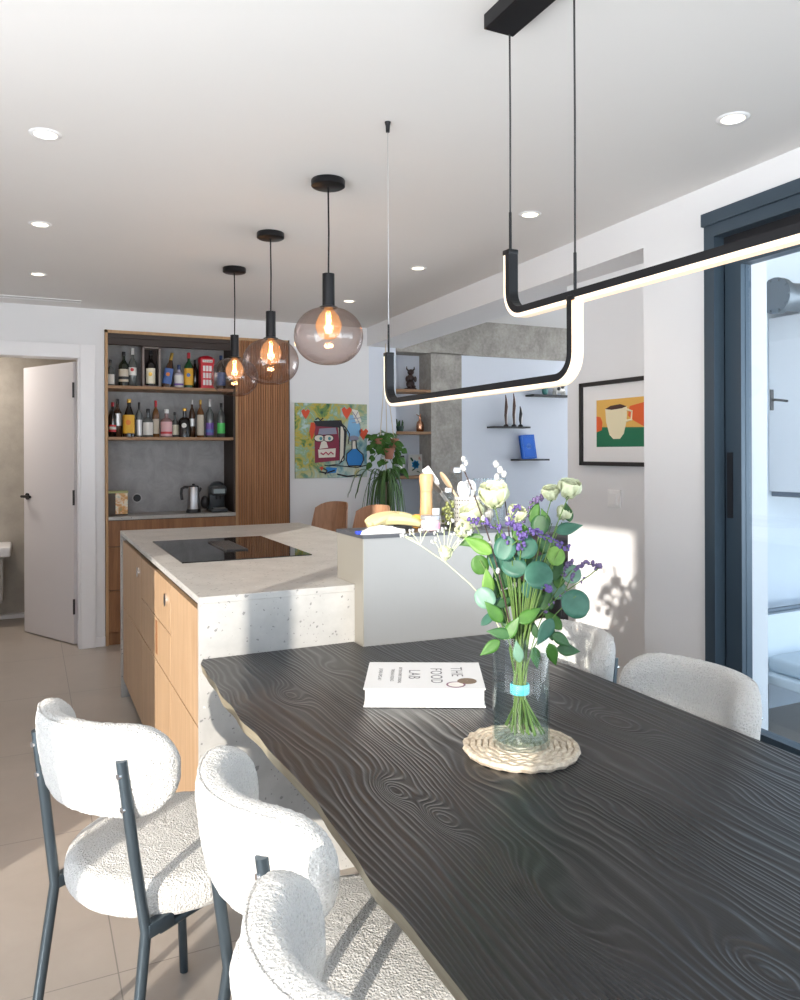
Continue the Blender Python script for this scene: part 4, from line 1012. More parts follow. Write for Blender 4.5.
# submerged extra stalks
bm = B()
for k in range(16):
    a = rnd.uniform(0, 2*PI); r = rnd.uniform(.2, .95); bx = .040*r*math.cos(a)+.010; by = .036*r*math.sin(a)
    o_ = Vector((.013*math.cos(a+2.2), .013*math.sin(a+2.2), 0))
    tube(bm, [Vector((VX+bx, VY+by, VB+.018+rnd.uniform(0, .025))), (Vector((VX+bx, VY+by, VB+.02))+TIE+o_)/2, TIE+o_, TIE-o_*.8+Vector((-bx*.6, -by*.6, .09))], rnd.uniform(.0018, .003), 7)
part('stalk_bundle', bm, M['stem'], bq, True)

# ------------------------------------------------------------------ cookbook
c0 = Vector((.753, 1.796)); e1 = Vector((1.030, 1.655)); w_ = (e1-c0); Lb = .305; ang = math.atan2(w_.y, w_.x); Wb = .245; Tb = .047
bk = thing('cookbook', 'thick white cookbook lying on the black table beside the vase', 'book', (c0.x, c0.y, TZ), ang)
bm = B(); box(bm, .004, Lb-.004, .004, Wb-.003, .003, Tb-.003, .001); part('pages', bm, M['paper'], bk, local=True)
bm = B(); box(bm, 0, Lb, 0, Wb, 0, .003, .0006); box(bm, 0, Lb, 0, Wb, Tb-.003, Tb, .0006); box(bm, 0, Lb, Wb-.003, Wb, 0, Tb, .0006); cov = part('cover', bm, M['cover'], bk, local=True)
inkm = mat('grey_ink', (.14, .14, .15), .5)
def ctext(s_, size, x_, y_, nm='lettering', sp=1.0):
    o = text(s_, size, (x_, y_, Tb+.0003), (0, 0, -PI/2), inkm, bk, nm, .0001, 'CENTER', sp); return o
ctext('THE', .044, .238, .150, sp=1.15); ctext('FOOD', .044, .183, .115, sp=1.15); ctext('LAB', .044, .125, .125, sp=1.15)
ctext('BETTER HOME COOKING', .0125, .088, .118); ctext('THROUGH SCIENCE', .0125, .068, .118); ctext('J. KENJI LOPEZ-ALT', .013, .036, .125)
bm = B(); lathe(bm, [(.024, 0), (.0245, .0006), (.020, .0007), (.0199, .0004)], (.232, .035, Tb), 32, close=False); lathe(bm, [(.020, .0003), (.001, .0003)], (.232, .035, Tb), 24, mi=1, close=False)
part('seal_print', bm, [mat('plum_ink', (.17, .06, .12), .5), mat('pale_seal', (.75, .72, .68), .5)], cov, local=True)
bm = B(); lathe(bm, [(.025, 0.0002), (.0245, .0008), (.001, .0009)], (.262, .066, Tb), 32, close=False); part('medal_print', bm, mat('bronze_seal', (.22, .15, .09), .4, .4), cov, local=True)

# ------------------------------------------------------------------ things on the raised block
def on_block(px, y_): return Vector((on(1, y_, px, 530).x, y_, BT))
# folded white bag with blue end
p = on_block(379, 2.385)
ex = thing('white_tray', 'shallow white tray with a blue tip at the front edge of the grey block', 'tray', (p.x+.01, 2.385, BT), -.04)
prof = [(-.075, .010), (-.06, .012), (-.035, .022), (0, .027), (.035, .022), (.06, .013), (.078, .012), (.08, 0), (-.08, 0)]
bm = B(); extr(bm, [(x_, -.015, z_) for x_, z_ in prof], (0, .03, 0)); part('body', bm, M['white'], ex, local=True)
bm = B(); box(bm, -.092, -.07, -.012, .012, .0, .012, .003); part('tip', bm, mat('cobalt_plastic', (.02, .05, .45), .4), ex, local=True)
# bananas
p = on_block(392, 2.50)
bn = thing('banana_bunch', 'bunch of pale yellow bananas lying on the grey block', 'bananas', (p.x, p.y, BT))
m = mat('banana_skin', (.58, .50, .27), .5); 
for k, (dy, a_) in enumerate(((-.055, .5), (-.02, .9), (.015, -.5), (.05, -.9))):
    pts = []; rs = []
    for i in range(13):
        q = i/12; ang_ = -1.1 + 2.2*q
        pts.append((.105*math.sin(ang_)+.0, dy + .05*math.cos(ang_)*math.sin(a_) , .021 + .045*math.cos(ang_)*.9*(1 if k else .8) - .018)); rs.append(.005 + .0145*math.sin(PI*min(1, q*.93+.04))**.5)
    rzb = Matrix.Rotation((-.25, .12, .42, -.5)[k], 4, 'Z'); pts = [tuple(rzb @ Vector(q_)) for q_ in pts]
    bm = B(); tube(bm, pts, rs, 8); o = part('banana', bm, m, bn, True, local=True)
    bm = B(); tube(bm, [pts[-1], (pts[-1][0]+.008, pts[-1][1], max(.004, pts[-1][2]-.008))], .004, 6); part('stalk', bm, mat('banana_tip', (.12, .08, .03), .7), o, local=True)
p = on_block(417, 2.47); bm = B(); blob(bm, (p.x, p.y, BT+.026), .026, seg=16); single('orange', bm, mat('orange_peel', (.85, .40, .08), .5), 'small orange beside the bananas and the pepper mill', 'orange', (p.x, p.y, BT), True)
# jar
p = on_block(430.5, 2.40)
j = thing('glass_jar', 'low glass jar with silver lid and pink label at the edge of the grey block', 'jar', (p.x, p.y, BT))
bm = B(); lathe(bm, [(.030, 0), (.034, .003), (.034, .034), (.030, .038)], (0, 0, 0), 28); part('body', bm, mat('jar_contents', (.62, .52, .52), .25), j, True, local=True)
bm = B(); lathe(bm, [(.033, .038), (.035, .039), (.035, .050), (.033, .052), (.001, .052)], (0, 0, 0), 28); part('lid', bm, mat('dull_silver_lid', (.40, .42, .46), .4, .5), j, True, local=True)
bm = B(); arc_label(bm, (0, 0), .0346, .006, .028, 1.0, ang=-PI/2-.2); part('label', bm, mat('pink_label', (.80, .38, .50), .5), j, True, local=True)
# small white capped bottle
p = on_block(436, 2.465); q = thing('small_bottle', 'small bottle with square white cap behind the pink labelled jar', 'bottle', (p.x, p.y, BT))
bm = B(); lathe(bm, [(.016, 0), (.018, .003), (.018, .040), (.010, .048)], (0, 0, 0), 18); part('body', bm, mat('cream_bottle', (.7, .62, .45), .3), q, True, local=True)
bm = B(); lathe(bm, [(.013, .047), (.0135, .048), (.0135, .068), (.012, .070), (.001, .070)], (0, 0, 0), 16); part('cap', bm, M['white'], q, True, local=True)
# pepper mill
p = on_block(426.5, 2.53); q = thing('pepper_mill', 'tall beech wood pepper mill on the grey block', 'pepper mill', (p.x, p.y, BT))
bm = B(); lathe(bm, [(.026, 0), (.0275, .004), (.0265, .03), (.0225, .085), (.0220, .118), (.0215, .128), (.001, .128)], (0, 0, 0), 28); part('body', bm, M['millwood'], q, True, local=True)
bm = B(); lathe(bm, [(.001, .129), (.0225, .129), (.0225, .138), (.0265, .165), (.0262, .183), (.022, .192), (.001, .194)], (0, 0, 0), 28); part('head', bm, M['millwood'], q, True, local=True)
# bottles of oil
p = on_block(447.5, 2.50); q = thing('glass_bottle', 'clear bottle of olives with dark rim between pepper mill and utensil holder', 'bottle', (p.x, p.y, BT))
bm = B(); lathe(bm, [(.026, 0), (.027, .003), (.027, .080), (.022, .095), (.014, .110), (.014, .125)], (0, 0, 0), 24, close=False); part('body', bm, M['glass_clear'], q, True, local=True)
bm = B()
for k in range(26): blob(bm, (rnd.uniform(-.015, .015), rnd.uniform(-.015, .015), .01+k*.003), .0065, seg=6)
part('olives', bm, mat('olive_skin', (.22, .24, .06), .4), q, True, local=True)
bm = B(); lathe(bm, [(.016, .125), (.016, .140), (.001, .140)], (0, 0, 0), 18); part('cap', bm, M['steel'], q, True, local=True)
p = on_block(455.5, 2.56); q = thing('oil_bottle', 'tall clear oil bottle with square steel stopper behind the wooden spoon', 'bottle', (p.x, p.y, BT))
bm = B(); lathe(bm, [(.030, 0), (.031, .004), (.031, .13), (.026, .155), (.013, .175), (.013, .190)], (0, 0, 0), 24, close=False); part('body', bm, M['glass_clear'], q, True, local=True)
bm = B(); lathe(bm, [(.001, .006), (.0285, .006), (.0285, .09), (.001, .09)], (0, 0, 0), 24, close=False); part('oil', bm, mat('golden_oil', (.45, .46, .20), .1), q, True, local=True)
bm = B(); box(bm, -.016, .016, -.016, .016, .190, .215, .004); part('stopper', bm, M['steel'], q, local=True)
# utensil holder with holes
p = on_block(468, 2.475)
UH = Vector((p.x, p.y, BT)); q = thing('utensil_holder', 'white perforated utensil holder on the grey block behind the cream flowers', 'holder', UH)
bm = B(); lathe(bm, [(.050, 0), (.051, .002), (.051, .108), (.049, .109), (.048, .106), (.048, .004), (.001, .004)], (0, 0, 0), 36, close=False); hold = part('body', bm, mat('white_enamel', (.42, .41, .385), .3), q, True, local=True)
bm = B()
for r_ in range(6):
    for k in range(16):
        a = PI + k*PI/15 ; cx2, cy2 = .0512*math.cos(a), .0512*math.sin(a); z_ = .018+r_*.0155
        tube(bm, [(cx2*.995, cy2*.995, z_), (cx2*1.006, cy2*1.006, z_)], .0030, 7)
part('hole_pattern', bm, mat('hole_dark', (.05, .045, .04), .7), hold, local=True)
# utensils
def uten(name, lab, cat, px, py, m, build, foot=(0, 0)):
    base_ = UH + Vector((foot[0], foot[1], .012)); dist = UH.x*math.sin(TH) + UH.y*math.cos(TH)
    tip = dep(dist + .01, px, py); d = (tip-base_); o = thing(name, lab, cat, base_); L_ = d.length; build(o, Vector((0, 0, 0)), d, m); return o
def b_spoon(o, b, d, m):
    L_ = d.length; dn = d.normalized(); bm = B(); tube(bm, [b, b+d*.72], [.005, .0045], 8); part('handle', bm, m, o, True, local=True)
    rot = dn.to_track_quat('Z', 'Y').to_matrix().to_4x4(); bm = B(); blob(bm, b+d*.84, 1, (.026, .008, .040), seg=16, rot=rot @ Matrix.Rotation(.35, 4, 'Z')); part('bowl', bm, m, o, True, local=True)
def b_spat(o, b, d, m):
    dn = d.normalized(); s = dn.cross(camdir).normalized(); n_ = s.cross(dn); bm = B(); tube(bm, [b, b+d*.7], .0035, 8); part('handle', bm, m, o, True, local=True)
    bm = B(); pts = [b+d*.68+s*.010, b+d*.74+s*.015, b+d*1.0+s*.015, b+d*1.0-s*.015, b+d*.74-s*.015, b+d*.68-s*.010]; extr(bm, pts, n_*.002); part('blade', bm, m, o, local=True)
def b_whisk(o, b, d, m):
    dn = d.normalized(); s = dn.cross(camdir).normalized(); n_ = s.cross(dn); bm = B(); tube(bm, [b, b+d*.5], .006, 8); part('handle', bm, m, o, True, local=True)
    bm = B()
    for k in range(6):
        a = PI*k/6; w_ = s*math.cos(a)+n_*math.sin(a); pts = []
        for i in range(17):
            t_ = 2*PI*i/16 - PI/2; pts.append(b + d*(.5+.25*(1+math.sin(t_))) + w_*.024*math.cos(t_)*(1+.3*math.sin(t_)))
        tube(bm, pts, .0012, 5)
    part('wires', bm, m, o, True, local=True)
uten('spatula', 'slotted steel spatula leaning out of the utensil holder towards the pepper mill', 'spatula', 425, 468, M['steel'], b_spat, (-.02, 0))
uten('wooden_spoon', 'pale wooden spoon standing in the utensil holder', 'spoon', 441, 473, M['spoonwood'], b_spoon, (.02, -.01))
uten('ladle', 'steel ladle leaning from the holder below the spatula', 'ladle', 429, 478, M['steel'], b_spoon, (-.01, .02))
uten('whisk', 'white wire whisk in the utensil holder behind the cream flowers', 'whisk', 470, 480, M['white'], b_whisk, (.0, .02))
uten('serving_spoon', 'white serving spoon in the utensil holder beside the whisk', 'spoon', 462, 486, M['white'], b_spoon, (.02, .02))
# tumblers behind
for k, (px, lab) in enumerate(((474, 'tall clear tumbler behind the whisk on the grey block'), (484, 'tall clear tumbler, middle one of three behind the flowers'), (493, 'tall clear tumbler closest to the blossoms behind the bouquet'))):
    p = on_block(px+6, 2.565); q = thing('tumbler', lab, 'glass', (p.x, p.y, BT), 0, 'tall tumblers on the grey block')
    bm = B(); lathe(bm, [(.001, .004), (.022, .004), (.027, .17), (.0255, .17), (.0255, .16)], (0, 0, 0), 24, close=False); part('glass', bm, M['glass_clear'], q, True, local=True)

# ------------------------------------------------------------------ paintings
def shape(bm, pts, y, mi=0, th=.0004):
    extr(bm, [(x_, y, z_) for x_, z_ in pts], (0, -th, 0), mi)
pa = thing('abstract_painting', 'square abstract canvas in yellow, green, maroon and blue on the white wall', 'painting', (2.237, 5.998, 1.183))
m = mat('painted_ground', (.5, .5, .3), .6); t = NT(m); v = t.co(); f = t.noise(v, 7, 5, .6, 1.2); g = t.noise(v, 3.2, 3, .5, .6)
c1 = t.ramp(f, [(.34, (.02, .10, .06)), (.43, (.16, .26, .06)), (.50, (.50, .38, .05)), (.57, (.22, .36, .22)), (.66, (.45, .58, .58))])
c2 = t.ramp(f, [(.30, (.04, .18, .26)), (.45, (.28, .44, .46)), (.58, (.55, .60, .54)), (.70, (.42, .38, .12))])
sp = t.add('ShaderNodeSeparateXYZ'); t.l.new(v, sp.inputs[0])
fac = t.math('SUBTRACT', t.math('ADD', t.math('MULTIPLY', sp.outputs[0], .9), t.math('MULTIPLY', g, .9)), t.math('MULTIPLY', sp.outputs[2], .7))
t.col(t.mix(t.ramp(fac, [(.12, (0, 0, 0)), (.5, (1, 1, 1))]), c1, c2))
bm = B(); box(bm, -.311, .311, -.020, 0, 0, .605, .001); part('canvas', bm, m, pa, local=True)
def px2(u_, v_): return (-.311 + (u_-115)/(685-115)*.622, .605 - (v_-110)/(700-110)*.605)
def poly(lst): return [px2(a, b) for a, b in lst]
Cm = {k: mat('paint_'+k, c, .55) for k, c in dict(maroon=(.22, .02, .05), black=(.01, .01, .015), cream=(.72, .68, .60), red=(.62, .07, .02), blue=(.02, .20, .55), sky=(.20, .42, .65), grey=(.25, .25, .33), teal=(.06, .25, .28), pinkred=(.45, .04, .10)).items()}
L1 = []
def lay(nm, lst, key, k): 
    bm = B(); shape(bm, poly(lst), -.0201 - k*.0005); part(nm, bm, Cm[key], pa, local=True)
def strokes(nm, segs, key, k, r=.004):
    bm = B()
    for s_ in segs:
        pts = poly(s_); tube(bm, [(a, -.0205-k*.0005, b) for a, b in pts], r, 6)
    part(nm, bm, Cm[key], pa, True, local=True)
def ell(cx2, cy2, rx2, ry2, n=18): return [(cx2+rx2*math.cos(2*PI*i/n), cy2+ry2*math.sin(2*PI*i/n)) for i in range(n)]
lay('paint_patch', [(262, 270), (445, 262), (470, 560), (265, 580)], 'maroon', 0)
lay('paint_patch', [(255, 250), (465, 240), (520, 330), (500, 560), (460, 590), (455, 300), (280, 290)], 'black', 1)
lay('paint_patch', [(300, 310), (430, 300), (440, 350), (290, 360)], 'grey', 2)
lay('paint_patch', [(470, 290), (500, 300), (490, 560), (462, 575)], 'cream', 2)
lay('paint_patch', [(320, 400), (350, 395), (370, 460), (300, 470)], 'cream', 2)
lay('paint_patch', [(290, 475), (430, 465), (425, 535), (295, 540)], 'cream', 3)
strokes('paint_stroke', [[(310, 500), (330, 515), (350, 495), (370, 515), (390, 495), (410, 512)]], 'pinkred', 5, .006)
lay('paint_patch', ell(300, 385, 38, 24), 'cream', 4); lay('paint_patch', ell(372, 385, 38, 24), 'cream', 4); lay('paint_patch', ell(312, 388, 12, 14), 'teal', 5); lay('paint_patch', ell(380, 388, 12, 14), 'teal', 5)
strokes('paint_stroke', [[(258, 385)]+[(300+42*math.cos(a), 385+28*math.sin(a)) for a in [PI+i*.42 for i in range(16)]], [(372+42*math.cos(a), 385+28*math.sin(a)) for a in [i*.42 for i in range(16)]]], 'black', 5, .003)
lay('paint_patch', [(235, 262), (262, 262), (270, 300), (255, 370), (238, 400), (222, 330)], 'red', 1)
for hx, hy, hs in ((195, 190, 34), (520, 175, 42), (655, 345, 40)):
    lay('paint_patch', [(hx, hy-hs*.5), (hx+hs*.5, hy-hs), (hx+hs, hy-hs*.5), (hx+hs*.6, hy+hs*.4), (hx, hy+hs*1.4), (hx-hs*.7, hy+hs*.4), (hx-hs, hy-hs*.5), (hx-hs*.5, hy-hs)], 'red', 1)
lay('paint_patch', [(545, 200), (590, 195), (625, 260), (635, 340), (600, 400), (545, 410), (520, 340), (530, 260)], 'sky', 1)
lay('paint_patch', [(560, 150), (610, 160), (640, 250), (600, 270), (570, 200)], 'cream', 2)
strokes('paint_stroke', [[(565, 170), (600, 220), (630, 280)], [(610, 170), (580, 230)], [(545, 230), (600, 225), (640, 215)], [(560, 260), (620, 250)]], 'grey', 3, .003)
lay('paint_patch', ell(575, 385, 42, 22), 'grey', 3); lay('paint_patch', [(560, 400), (590, 400), (590, 470), (565, 470)], 'cream', 3)
lay('paint_patch', [(560, 470), (595, 470), (645, 520), (650, 560), (630, 605), (530, 605), (515, 560), (520, 510)], 'blue', 3)
strokes('paint_stroke', [[(560, 400), (560, 470), (518, 508), (514, 560), (530, 606), (632, 606), (655, 560), (650, 515), (600, 470), (592, 400)], [(340, 600), (460, 605), (600, 620), (690, 600)], [(460, 250), (510, 300), (540, 350), (530, 430)], [(470, 240), (500, 330), (495, 520), (460, 590), (380, 600)]], 'black', 5, .0045)
strokes('paint_stroke', [[(300, 650), (360, 660), (420, 640)], [(330, 625), (360, 640), (345, 670)], [(440, 670), (520, 690), (640, 680)], [(270, 240), (290, 225), (310, 245), (330, 225)]], 'black', 4, .006)
lay('paint_patch', [(300, 615), (325, 608), (335, 622), (315, 645)], 'red', 2)
lay('paint_patch', [(350, 615), (440, 620), (430, 660), (360, 665)], 'blue', 1)

# framed cup picture on the recess wall (faces -X)
fp = thing('framed_picture', 'black framed print of a cream cup on green and yellow, in the recess wall', 'picture', (2.598, 2.95, 1.32))
ya, yb, za, zb = 2.66, 3.246, 1.323, 1.745
def facex(bm, x0_, x1_, y0_, y1_, z0_, z1_, bev=0): box(bm, x0_, x1_, y0_, y1_, z0_, z1_, bev)
bm = B(); fw_ = .020
facex(bm, 2.575, 2.598, ya, ya+fw_, za, zb); facex(bm, 2.575, 2.598, yb-fw_, yb, za, zb); facex(bm, 2.575, 2.598, ya, yb, za, za+fw_); facex(bm, 2.575, 2.598, ya, yb, zb-fw_, zb)
part('frame', bm, M['blackmat'], fp)
bm = B(); facex(bm, 2.588, 2.597, ya+.01, yb-.01, za+.01, zb-.01); part('mount', bm, mat('mount_board', (.78, .77, .77), .7), fp)
def yzp(px, py):
    q = on(0, 2.587, px, py); return (q.y, q.z)
def flat(nm, lst, m_, k=0):
    bm = B(); extr(bm, [(2.588-.0006*k, a, b) for a, b in lst], (-.0006, 0, 0)); part(nm, bm, m_, fp)
yL = yzp(596.5, 430)[0]; zt_, zm_, zb_ = 1.655, 1.505, 1.405; yR_ = 2.74
zt_, zb_ = yzp(597, 400.5)[1], yzp(597, 447)[1]; zm_ = zb_ + (zt_-zb_)*.40
flat('print_ground', [(yL, zb_), (yR_, zb_), (yR_, zm_-.004), (yL, zm_+.006)], mat('print_green', (.015, .16, .08), .6))
flat('print_sky', [(yL, zm_+.006), (yR_, zm_-.004), (yR_, zt_), (yL, zt_)], mat('print_ochre', (.72, .42, .10), .6))
cupm = mat('print_cream', (.78, .70, .48), .6)
cyc = yzp(616, 425)[0]; W2 = .078
flat('print_cup', [(cyc+W2, zm_+.095), (cyc+W2*.92, zm_+.03), (cyc+W2*.6, zm_-.035), (cyc+W2*.25, zm_-.055), (cyc-W2*.35, zm_-.055), (cyc-W2*.7, zm_-.03), (cyc-W2*.95, zm_+.03), (cyc-W2, zm_+.10)], cupm, 1)
flat('print_coffee', [(cyc+W2, zm_+.094), (cyc+W2*.4, zm_+.088), (cyc-W2*.5, zm_+.092), (cyc-W2, zm_+.10), (cyc-W2*.4, zm_+.113), (cyc+W2*.5, zm_+.108)], mat('print_brown', (.06, .025, .02), .6), 2)
bm = B(); tube(bm, [(2.5868, cyc-W2*.98, zm_+.085), (2.5868, cyc-W2*1.45, zm_+.075), (2.5868, cyc-W2*1.4, zm_+.035), (2.5868, cyc-W2*.95, zm_+.03)], .006, 6); part('print_handle', bm, cupm, fp)
rm = mat('print_red', (.72, .12, .03), .6)
flat('print_hand', [(yL, zm_+.06), (yL-.03, zm_+.055), (yL-.045, zm_+.03), (yL-.04, zm_-.01), (yL, zm_-.02)], rm, 1)
flat('print_hand', [(yR_, zm_+.12), (cyc-W2*1.25, zm_+.10), (cyc-W2*1.1, zm_+.055), (cyc-W2*1.6, zm_+.03), (yR_, zm_-.02)], rm, 3)
q = on(0, 2.6, 615, 499); lsw = thing('light_switch', 'square white light switch below the framed cup picture', 'switch', (2.6, q.y, q.z))
bm = B(); box(bm, 2.591, 2.6, q.y-.045, q.y+.045, q.z-.04, q.z+.045, .002); part('plate', bm, M['white'], lsw)
bm = B(); box(bm, 2.586, 2.592, q.y-.028, q.y+.028, q.z-.028, q.z+.03, .002); part('rocker', bm, M['white'], lsw)

# ------------------------------------------------------------------ niche shelves and ornaments
yN = 6.10
for z_, lab in ((1.905, 'wooden niche shelf carrying the dark carved figure'), (1.543, 'wooden niche shelf carrying the copper mister'), (1.160, 'wooden niche shelf carrying the print with the blue flower')):
    bm = B(); box(bm, 2.828, 3.160, 5.998, 6.218, z_, z_+.025, .001); single('niche_shelf', bm, M['shelfwood'], lab, 'shelf', (2.99, 6.1, z_), group='shelves in the concrete niche')
p = on(1, yN, 410.5, 380); dkw = mat('dark_carved_wood', (.030, .012, .010), .35)
fg = thing('carved_figure', 'dark carved wooden figure on the top niche shelf', 'figurine', (p.x, yN, 1.9305))
bm = B(); box(bm, -.045, .045, -.03, .03, 0, .018, .004); blob(bm, (0, 0, .05), .040, (1.0, .7, .95), .1); blob(bm, (0, 0, .105), .034, (1.0, .7, 1.0), .1); blob(bm, (0, -.005, .155), .029, (1.05, .8, .95), .08)
blob(bm, (-.04, -.012, .095), .014, (1, 1, 1.9)); blob(bm, (.04, -.012, .095), .014, (1, 1, 1.9)); tube(bm, [(-.020, 0, .168), (-.037, 0, .185), (-.036, 0, .205)], [.009, .007, .003], 8); tube(bm, [(.020, 0, .168), (.037, 0, .185), (.036, 0, .205)], [.009, .007, .003], 8)
blob(bm, (-.022, -.02, .028), .018, (1, 1.1, .9)); blob(bm, (.022, -.02, .028), .018, (1, 1.1, .9)); part('body', bm, dkw, fg, True, local=True)
p = on(1, yN, 420, 425); cm_ = thing('copper_mister', 'copper plant mister with curved spout on the middle niche shelf', 'mister', (p.x, yN, 1.5685))
bm = B(); lathe(bm, [(.030, 0), (.033, .004), (.033, .06), (.028, .082), (.013, .098), (.012, .112)], (0, 0, 0), 24); part('body', bm, M['copper'], cm_, True, local=True)
bm = B(); tube(bm, [(0, 0, .11), (0, 0, .13)], .010, 10); tube(bm, [(.01, 0, .128), (-.035, 0, .150)], .0045, 8); tube(bm, [(0, 0, .13), (.006, 0, .155)], .004, 8); part('pump', bm, M['copper'], cm_, True, local=True)
p = on(1, yN, 400, 425); ct = thing('cactus_pot', 'small striped pot with cactus at the end of the middle niche shelf', 'potted plant', (p.x, yN, 1.5685))
bm = B(); lathe(bm, [(.028, 0), (.036, .045), (.034, .046)], (0, 0, 0), 20); part('pot', bm, mat('dark_teal_glaze', (.03, .07, .06), .3), ct, True, local=True)
bm = B()
for k in range(5): tube(bm, [(.022*math.cos(k*1.3), .02*math.sin(k*1.3), .04), (.030*math.cos(k*1.3), .026*math.sin(k*1.3), .085+.012*(k % 3))], [.009, .005], 8)
part('cactus', bm, M['leafdark'], ct, True, local=True)
p = on(1, yN+.05, 415, 460); pr_ = thing('flower_print', 'small framed print of a blue flower leaning on the lowest niche shelf', 'picture', (p.x, 6.15, 1.1855))
bm = B(); box(bm, -.070, .070, -.006, .006, 0, .185, .002); part('frame', bm, mat('pale_frame', (.62, .62, .64), .5), pr_, local=True)
bm = B(); box(bm, -.062, .062, -.0075, -.0055, .008, .177); part('sheet', bm, mat('print_sheet', (.60, .60, .55), .6), pr_, local=True)
def disc(bm, cx2, cz2, rx2, rz2, y_, n=12, rot=0):
    extr(bm, [(cx2+rx2*math.cos(2*PI*i/n)*math.cos(rot)-rz2*math.sin(2*PI*i/n)*math.sin(rot), y_, cz2+rx2*math.cos(2*PI*i/n)*math.sin(rot)+rz2*math.sin(2*PI*i/n)*math.cos(rot)) for i in range(n)], (0, -.0005, 0))
bm = B(); 
for k in range(7): disc(bm, .002+.020*math.cos(k*.9), .095+.020*math.sin(k*.9), .020, .013, -.0076, rot=k*.9)
part('flower_motif', bm, mat('print_blue', (.02, .28, .62), .5), pr_, local=True)
bm = B(); disc(bm, -.035, .14, .022, .010, -.0078, rot=2.2); disc(bm, -.02, .05, .018, .006, -.0078, rot=.5); disc(bm, .03, .03, .02, .005, -.0078, rot=-.4); part('leaf_motif', bm, mat('print_dark_green', (.02, .08, .04), .5), pr_, local=True)
bm = B(); disc(bm, .038, .150, .008, .016, -.0078); disc(bm, .05, .14, .004, .02, -.0078, rot=.3); part('pink_motif', bm, mat('print_dusty_pink', (.55, .30, .26), .5), pr_, local=True)
p = on(1, yN+.02, 399.5, 460); pb2 = thing('striped_canister', 'black and white canister beside the blue flower print in the niche', 'canister', (p.x+.004, 6.12, 1.1855))
bm = B(); box(bm, -.032, .032, -.03, .03, 0, .165, .003); part('body', bm, M['blackmat'], pb2, local=True)
bm = B(); box(bm, -.0325, .0325, -.031, .031, .055, .10); part('white_band', bm, M['white'], pb2, local=True)
bm = B(); box(bm, -.030, .030, -.028, .028, .165, .175, .002); part('lid', bm, M['blackmat'], pb2, local=True)

# floating shelves on the blue-white wall
def fshelf(pa_, pb_, lab, dpt=.12):
    a = on(1, 5.9, *pa_); b = on(1, 5.9, *pb_); bm = B(); box(bm, a.x, b.x, 6.02-dpt-.01, 6.02, a.z-.008, a.z+.008, .001)
    single('floating_shelf', bm, M['blackmat'], lab, 'shelf', ((a.x+b.x)/2, 5.96, a.z-.008), group='thin black floating shelves on the living room wall'); return a.z+.0085, a.x, b.x
zA, a0, a1 = fshelf((494, 427), (530, 428), 'thin black wall shelf under the slender carved figures')
zB, b0, b1 = fshelf((533, 395), (572, 396.5), 'thin black wall shelf under the black and white animal ornament')
zC, c0_, c1_ = fshelf((518, 460), (549, 461), 'thin black wall shelf under the blue book')
for px, hh_, lab in ((506, .285, 'slender brown and white carved bird figure, first of three on its wall shelf'), (514, .30, 'slender carved bird figure in the middle of three on the wall shelf'), (520.5, .185, 'short dark carved bird figure beside two taller ones on the wall shelf')):
    x_ = on(1, 5.95, px, 420).x; f_ = thing('bird_figure', lab, 'figurine', (x_, 5.95, zA), 0, 'slender carved bird figures')
    bm = B(); lathe(bm, [(.022, 0), (.024, .008), (.015, .016), (.006, .022)], (0, 0, 0), 16); part('base', bm, mat('ebony', (.03, .018, .015), .4) if px == 506 else M['blackmat'], f_, True, local=True)
    bm = B(); tube(bm, [(0, 0, .015), (-.004, 0, hh_*.35), (.004, 0, hh_*.62), (.002, 0, hh_*.85), (-.004, 0, hh_)], [.007, .012, .015, .008, .004], 10); part('body', bm, mat('carved_brown', (.10, .05, .035), .4) if hh_ > .2 else M['blackmat'], f_, True, local=True)
    bm = B(); tube(bm, [(.012, -.004, .02), (.012, -.004, hh_*.5), (.014, -.004, hh_*.9)], [.005, .007, .003], 8); part('pale_stripe', bm, M['white'], f_, True, local=True)
bxx = (c0_+c1_)/2
bb = thing('blue_book', 'bright blue book leaning on the lowest floating shelf', 'book', (bxx, 5.965, zC), 0)
RT = Matrix.Rotation(math.radians(-8), 4, 'X') @ Matrix.Rotation(math.radians(-3), 4, 'Y')
bm = B(); box(bm, -.072, .072, -.012, .012, .003, .218, .002); bm.transform(RT); part('pages', bm, M['paper'], bb, local=True)
blm = mat('cobalt_cloth', (.005, .13, .62), .55)
bm = B(); box(bm, -.076, .074, -.016, -.011, 0, .222, .001); box(bm, -.076, .074, .011, .015, 0, .222, .001); box(bm, -.080, -.075, -.016, .015, 0, .222, .001); bm.transform(RT); cvr = part('cover', bm, blm, bb, local=True)
bm = B(); tube(bm, [(-.062, -.0165, .015), (.060, -.0165, .015), (.060, -.0165, .207), (-.062, -.0165, .207), (-.062, -.0165, .015)], .0008, 4); tube(bm, [(.024*math.cos(i*PI/8)-.001, -.0165, .115+.024*math.sin(i*PI/8)) for i in range(17)], .0012, 4); tube(bm, [(.012*math.cos(i*PI/8)-.001, -.0165, .115+.014*math.sin(i*PI/8)) for i in range(17)], .002, 4)
bm.transform(RT); part('gilt_emblem', bm, mat('pale_gilt', (.25, .42, .65), .4), cvr, local=True)
x_ = on(1, 5.95, 559, 388).x
cwf = thing('animal_ornament', 'white ceramic animal ornament with black patches on the highest floating shelf', 'figurine', (x_, 5.95, zB))
bm = B(); blob(bm, (0, 0, .062), .055, (1.25, .6, .85), .05, 16); blob(bm, (-.06, -.01, .095), .028, (1, .8, 1), .05, 12)
for dx in (-.045, .045): 
    for dy in (-.018, .018): tube(bm, [(dx, dy, .04), (dx*1.1, dy, 0)], [.013, .010], 8)
part('body', bm, mat('white_ceramic', (.78, .76, .72), .25), cwf, True, local=True)
